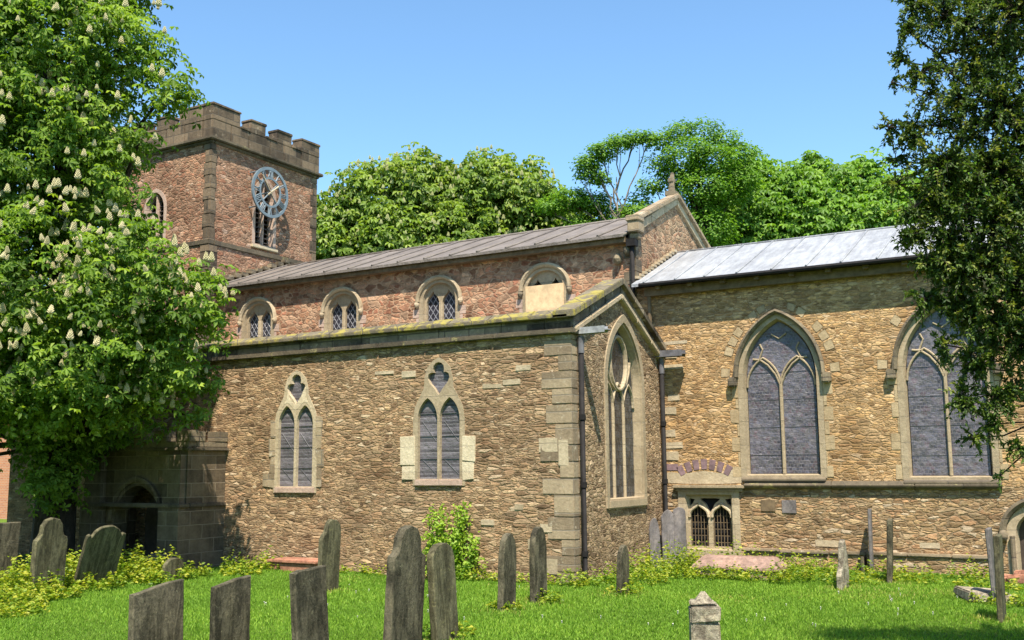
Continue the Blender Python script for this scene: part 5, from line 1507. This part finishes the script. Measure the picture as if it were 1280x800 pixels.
# ------------------------------------------------------------------ gravestones
def profile(shape, W, H):
    h = W / 2
    if shape == 'flat': P = [(h, H), (-h, H)]
    elif shape == 'flat_chip': P = [(h, H - .01), (h * .4, H), (-h * .2, H - .008), (-h * .5, H + .01), (-h, H - .01)]
    elif shape == 'slant': P = [(h, H), (h * .5, H - .02), (-h * .1, H - .06), (-h * .6, H - .10), (-h, H - .12)]
    elif shape == 'slant_small': P = [(h, H), (h * .2, H - .02), (-h * .3, H - .05), (-h, H - .08)]
    elif shape == 'round': P = [(h, H - h * .8)] + [(h * math.cos(q), H - h * .8 + h * .8 * math.sin(q)) for q in np.linspace(.15, math.pi - .15, 12)] + [(-h, H - h * .8)]
    elif shape == 'lancet': P = [(h, H - .34), (h * .93, H - .22), (h * .75, H - .1), (h * .4, H - .02), (0, H), (-h * .4, H - .03), (-h * .75, H - .11), (-h * .93, H - .24), (-h, H - .36)]
    elif shape == 'shoulder': P = [(h, H - .40), (h * .95, H - .36), (h * .74, H - .33), (h * .66, H - .26), (h * .62, H - .14), (h * .4, H - .04), (0, H), (-h * .4, H - .04), (-h * .62, H - .14), (-h * .66, H - .26), (-h * .78, H - .33), (-h * .97, H - .37), (-h, H - .43)]
    elif shape == 'cherub':
        P = [(h, H - .22), (h * .98, H - .17), (h * .86, H - .15), (h * .80, H - .20), (h * .74, H - .17)] + [(h * .72 * math.cos(q), H - .2 + .2 * math.sin(q)) for q in np.linspace(.25, math.pi - .25, 11)] + [(-h * .74, H - .17), (-h * .80, H - .20), (-h * .86, H - .15), (-h * .98, H - .17), (-h, H - .22)]
    elif shape == 'shoulder_left': P = [(h, H - .20), (h * .93, H - .1), (h * .55, H - .01), (0, H), (-h * .3, H - .03), (-h * .45, H - .12), (-h * .55, H - .20), (-h * .85, H - .27), (-h, H - .34)]
    elif shape == 'broken': P = [(h, H - .5), (h * .7, H - .22), (h * .3, H), (-h * .1, H - .05), (-h * .5, H - .45), (-h, H - .6)]
    elif shape == 'point': P = [(h, H - .1), (h * .5, H - .02), (h * .1, H), (-h * .5, H - .05), (-h, H - .15)]
    return [(-h, -.25), (h, -.25)] + P
def headstone(label, x, y, W, H, T, shape, mat='slate', lean=0.0, tip=0.0, turn=0.0, group='slate headstones in the churchyard', cat='gravestone'):
    """slab standing across the east-west axis; lean tips it east, tip tips it north"""
    P = profile(shape, W, H)
    # subdivide outline so that the edge is not perfectly straight
    Q = []
    rr = random.Random(int(abs(x) * 1000 + abs(y) * 100))
    for i in range(len(P)):
        a, b = Vector(P[i]), Vector(P[(i + 1) % len(P)])
        n = max(1, int((b - a).length / .12))
        for k in range(n):
            p = a.lerp(b, k / n)
            Q.append((p.x + rr.uniform(-.005, .005), p.y + rr.uniform(-.005, .005)))
    mb = MB()
    cc = (0, H / 2)
    k = .965
    ins = [(q[0] * (1 - .014 / (W / 2)), q[1] - (.012 if q[1] > H * .5 else 0)) for q in Q]
    mp = lambda u, d, z: (-d, u, z)
    # chamfered front and back
    n = len(Q)
    fr = tessellate_polygon([[Vector((p[0], p[1], 0)) for p in ins]])
    vs = [mp(p[0], -T / 2, p[1]) for p in ins] + [mp(p[0], -T / 2 + .012, p[1]) for p in Q] + [mp(p[0], T / 2 - .012, p[1]) for p in Q] + [mp(p[0], T / 2, p[1]) for p in ins]
    fs = [tuple(t) for t in fr] + [tuple(i + 3 * n for i in t)[::-1] for t in fr]
    for L in range(3):
        for i in range(n):
            j = (i + 1) % n
            fs.append((L * n + i, L * n + j, (L + 1) * n + j, (L + 1) * n + i))
    mb.add(vs, fs)
    o = mb.build('headstone', mat, None, (x, y, 0), rot=(-tip, lean, turn))
    tag(o, label, cat, group)
    return o
R = math.radians
headstone('upright shouldered headstone with rounded head in weeds, left of the steeply leaning one', -7.55, -5.35, .66, 1.30, .11, 'shoulder', 'mossy', R(5), R(-2), R(4))
headstone('headstone with rounded top and notched shoulders, leaning steeply right among the weeds', -7.75, -4.25, .86, 1.16, .07, 'cherub', 'mossy', R(19), R(0), R(0))
headstone('small round-topped headstone low in the weeds before the porch corner', -7.55, -2.55, .50, .38, .09, 'round', 'mossy', R(3), 0, 0)
headstone('dark headstone cut off by the left picture edge', -9.6, -4.85, .6, 1.14, .10, 'flat', 'slate', R(3), 0, 0)
headstone('little grey headstone top half hidden in weeds near the porch door', -9.2, -1.75, .5, .34, .08, 'slant_small', 'greyslate', 0, 0, 0)
headstone('wide broken-topped front headstone with a steeply slanting top, leftmost of the front row', -1.13, -8.54, .72, .80, .09, 'slant', 'slate', R(-3), R(1), R(-3))
headstone('square front headstone with a gently slanting top, second in the front row', -.36, -8.14, .58, .84, .08, 'slant_small', 'slate', R(0), 0, R(0))
headstone('plain flat-topped front headstone standing before a taller rounded one', .49, -7.70, .58, .95, .09, 'flat_chip', 'slate', R(-1), R(-4), R(2))
headstone('tall grey-green headstone with one rounded shoulder, behind the flat-topped front one', -3.2, -3.05, .50, 1.22, .09, 'shoulder_left', 'mossy', R(1), R(1), 0)
headstone('tallest foreground headstone, dark with a narrow rounded head and shoulders', 1.11, -6.77, .66, 1.40, .12, 'shoulder', 'slate', R(1), R(3), 0)
headstone('smooth round-topped headstone with a greenish streak, before the climbing shrub', 1.30, -6.14, .50, 1.16, .10, 'round', 'mossy', R(-2), R(-3), 0)
headstone('slim pointed headstone, left one of the pair before the aisle corner', .60, -3.45, .40, 1.10, .10, 'lancet', 'slate', R(1), R(1), 0)
headstone('slim pointed headstone, right one of the pair before the aisle corner', .58, -2.42, .42, 1.14, .10, 'lancet', 'slate', R(0), 0, 0)
headstone('small narrow headstone standing alone near the drainpipe', 1.46, -1.15, .36, .80, .08, 'lancet', 'slate', R(2), 0, 0)
headstone('grey slate slab leaning in the wall corner, leftmost of three beside the low window', .12, 3.50, .24, 1.0, .06, 'lancet', 'greyslate', R(-3), R(0), R(-45), 'slate slabs leaning in the wall corner')
headstone('grey slate slab leaning in the wall corner, middle and tallest of three', .27, 3.88, .28, 1.16, .06, 'point', 'greyslate', R(-3), R(0), R(-52), 'slate slabs leaning in the wall corner')
headstone('grey slate slab leaning in the wall corner, nearest the low window', .42, 4.18, .27, 1.2, .06, 'round', 'greyslate', R(-3), R(0), R(-60), 'slate slabs leaning in the wall corner')
headstone('short pale broken gravestone, edge on, standing in grass before the chancel wall', 4.40, 1.55, .42, .80, .09, 'broken', 'palestone', R(2), R(-4), R(-6))
headstone('thin tall slate seen edge on, close to the chancel wall', 4.38, 4.05, .5, 1.22, .06, 'flat', 'greyslate', R(1), 0, R(9))
headstone('dark tall slate seen edge on and leaning right, before the chancel wall', 4.98, 2.62, .5, 1.10, .09, 'flat', 'slate', R(3), R(-1), R(8))
headstone('stubby dark slate stump at the foot of the chancel wall', 4.22, 4.12, .3, .30, .07, 'flat', 'slate', 0, 0, R(0))
headstone('thin pinkish slate seen edge on, left of the pair by the right-hand doorway', 6.92, .45, .5, 1.10, .055, 'flat', 'greyslate', R(-2), 0, R(0))
headstone('thin greenish slate seen edge on, right of the pair by the right-hand doorway', 7.18, -1.50, .5, 1.12, .07, 'flat', 'mossy', R(1), 0, R(0))
# fallen stone lying by that pair
mb = MB(); mb.box((-.35, -.5, 0), (.35, .5, .12), j=.03)
tag(mb.build('fallen_stone', 'palestone', None, (6.75, .75, 0), rot=(0, R(4), R(20)), bevel=.02), 'fallen flat stone lying in grass beside the edge-on slates at right', 'stone')
# broken pillar stump in the foreground
mb = MB()
mb.box((-.17, -.15, -.2), (.17, .15, .40), j=.012); mb.box((-.185, -.165, .40), (.17, .16, .58), j=.02); mb.box((-.16, -.14, .575), (.14, .13, .63), j=.025)
mb.add([(-.11, -.1, .62), (.10, -.1, .62), (.10, .1, .62), (-.11, .1, .62), (-.01, -.01, .76)], [(0, 1, 4), (1, 2, 4), (2, 3, 4), (3, 0, 4)])
tag(mb.build('pillar_stump', 'palestone', None, (4.50, -5.62, -.06), rot=(0, 0, R(25)), bevel=.03), 'stumpy broken stone pillar with a pointed tip, alone in the foreground lawn', 'gravestone')
# coped pink tomb slab
def coped(name, label, x, y, lx, ly, zb, zt, mat, rz=0, top=.6):
    t_ = empty(name, (x, y, 0), label, 'tomb')
    a = MB(); a.box((x - lx, y - ly, -.1), (x + lx, y + ly, zb)); a.build('tomb_base', mat, t_, bevel=.015)
    b = MB()
    X, Y = lx + .04, ly + .04; x2, y2 = lx * .86, ly * top * .6
    vs = [(x - X, y - Y, zb + .003), (x + X, y - Y, zb + .003), (x + X, y + Y, zb + .003), (x - X, y + Y, zb + .003),
          (x - X, y - Y, zb + .06), (x + X, y - Y, zb + .06), (x + X, y + Y, zb + .06), (x - X, y + Y, zb + .06),
          (x - x2, y - y2, zt), (x + x2, y - y2, zt), (x + x2, y + y2, zt), (x - x2, y + y2, zt)]
    b.add(vs, [(0, 3, 2, 1)] + [(i, (i + 1) % 4, (i + 1) % 4 + 4, i + 4) for i in range(4)] + [(4 + i, (i + 1) % 4 + 4, (i + 1) % 4 + 8, i + 8) for i in range(4)] + [(8, 9, 10, 11)])
    b.build('tomb_lid', mat, t_, bevel=.012)
coped('coped_tomb', 'low pink coped tomb slab in weeds before the low chancel window', 2.25, 2.55, .80, .34, .12, .36, 'pinkslab')
coped('ledger_tomb', 'low red stone kerb tomb against the aisle wall below the left-hand aisle window', -6.15, -.42, .62, .26, .17, .25, 'redslab', top=1.2)
# rubble step at the doorway
mb = MB()
for i in range(9):
    x = 6.85 + random.uniform(-.1, 1.0); y = 3.9 + random.uniform(-.3, .4)
    mb.box((x - .15, y - .12, -.05), (x + .15, y + .12, random.uniform(.08, .2)), j=.04)
tag(mb.build('rubble_heap', 'redslab', None, (7.2, 4.0, 0), bevel=.02), 'heap of reddish rubble stones at the foot of the right-hand doorway', 'stones', kind='stuff')

# ------------------------------------------------------------------ brick house far left
hs = empty('brick_house', (-37.5, 13.5, 0), 'orange brick house glimpsed beyond the churchyard at the left edge', 'house')
m = NT('orange_brick')
v, raw = m.wallvec(1, 1)
b = m.n('TexBrick', {'Vector': v, 'Color1': (.42, .15, .075), 'Color2': (.52, .21, .10), 'Mortar': (.45, .36, .28), 'Scale': 1.0, 'Mortar Size': .008, 'Brick Width': .23, 'Row Height': .075})
m.bsdf(b.outputs['Color'], .9)
MAT['orange_brick'] = m.m
hx0, hx1, hy0, hy1 = -45.0, -31.5, 12.0, 19.0
mb = MB()
hw_ = [[(x, 1.0), (x + 1.2, 1.0), (x + 1.2, 2.4), (x, 2.4)] for x in (-43, -40, -36.9)] + [[(x, 4.0), (x + 1.2, 4.0), (x + 1.2, 5.2), (x, 5.2)] for x in (-43, -40, -36.9)]
mb.plate([(hx0, -.3), (hx1, -.3), (hx1, 6.2), (hx0, 6.2)], hw_, 0, .3, south(hy0))
mb.plate([(hy0, -.3), (hy1, -.3), (hy1, 6.2), ((hy0 + hy1) / 2, 8.6), (hy0, 6.2)], [], 0, .3, east(hx1 - .003)); mb.plate([(hy0, -.3), (hy1, -.3), (hy1, 6.2), ((hy0 + hy1) / 2, 8.6), (hy0, 6.2)], [], 0, .3, lambda u, d, z: (hx0 + .003 + d, u, z))
mb.box((hx0, hy1 - .3, -.3), (hx1, hy1, 6.2))
mb.build('wall', 'orange_brick', hs)
mb = MB(); ym = (hy0 + hy1) / 2
mb.add([(hx0 - .3, hy0 - .3, 6.0), (hx1 + .3, hy0 - .3, 6.0), (hx1 + .3, ym, 8.75), (hx0 - .3, ym, 8.75), (hx0 - .3, hy1 + .3, 6.0), (hx1 + .3, hy1 + .3, 6.0)], [(0, 1, 2, 3), (3, 2, 5, 4)])
mb.build('roof', 'greyslate', hs)
for q in hw_:
    f = MB(); f.plate(q, [scaled(q, ((q[0][0] + q[1][0]) / 2, (q[0][1] + q[2][1]) / 2), .86)], .05, .12, south(hy0)); wn = f.build('window', 'cream', hs)
    g = MB(); g.plate(scaled(q, ((q[0][0] + q[1][0]) / 2, (q[0][1] + q[2][1]) / 2), .9), [], .08, .1, south(hy0)); g.build('pane', 'glass_east', wn)
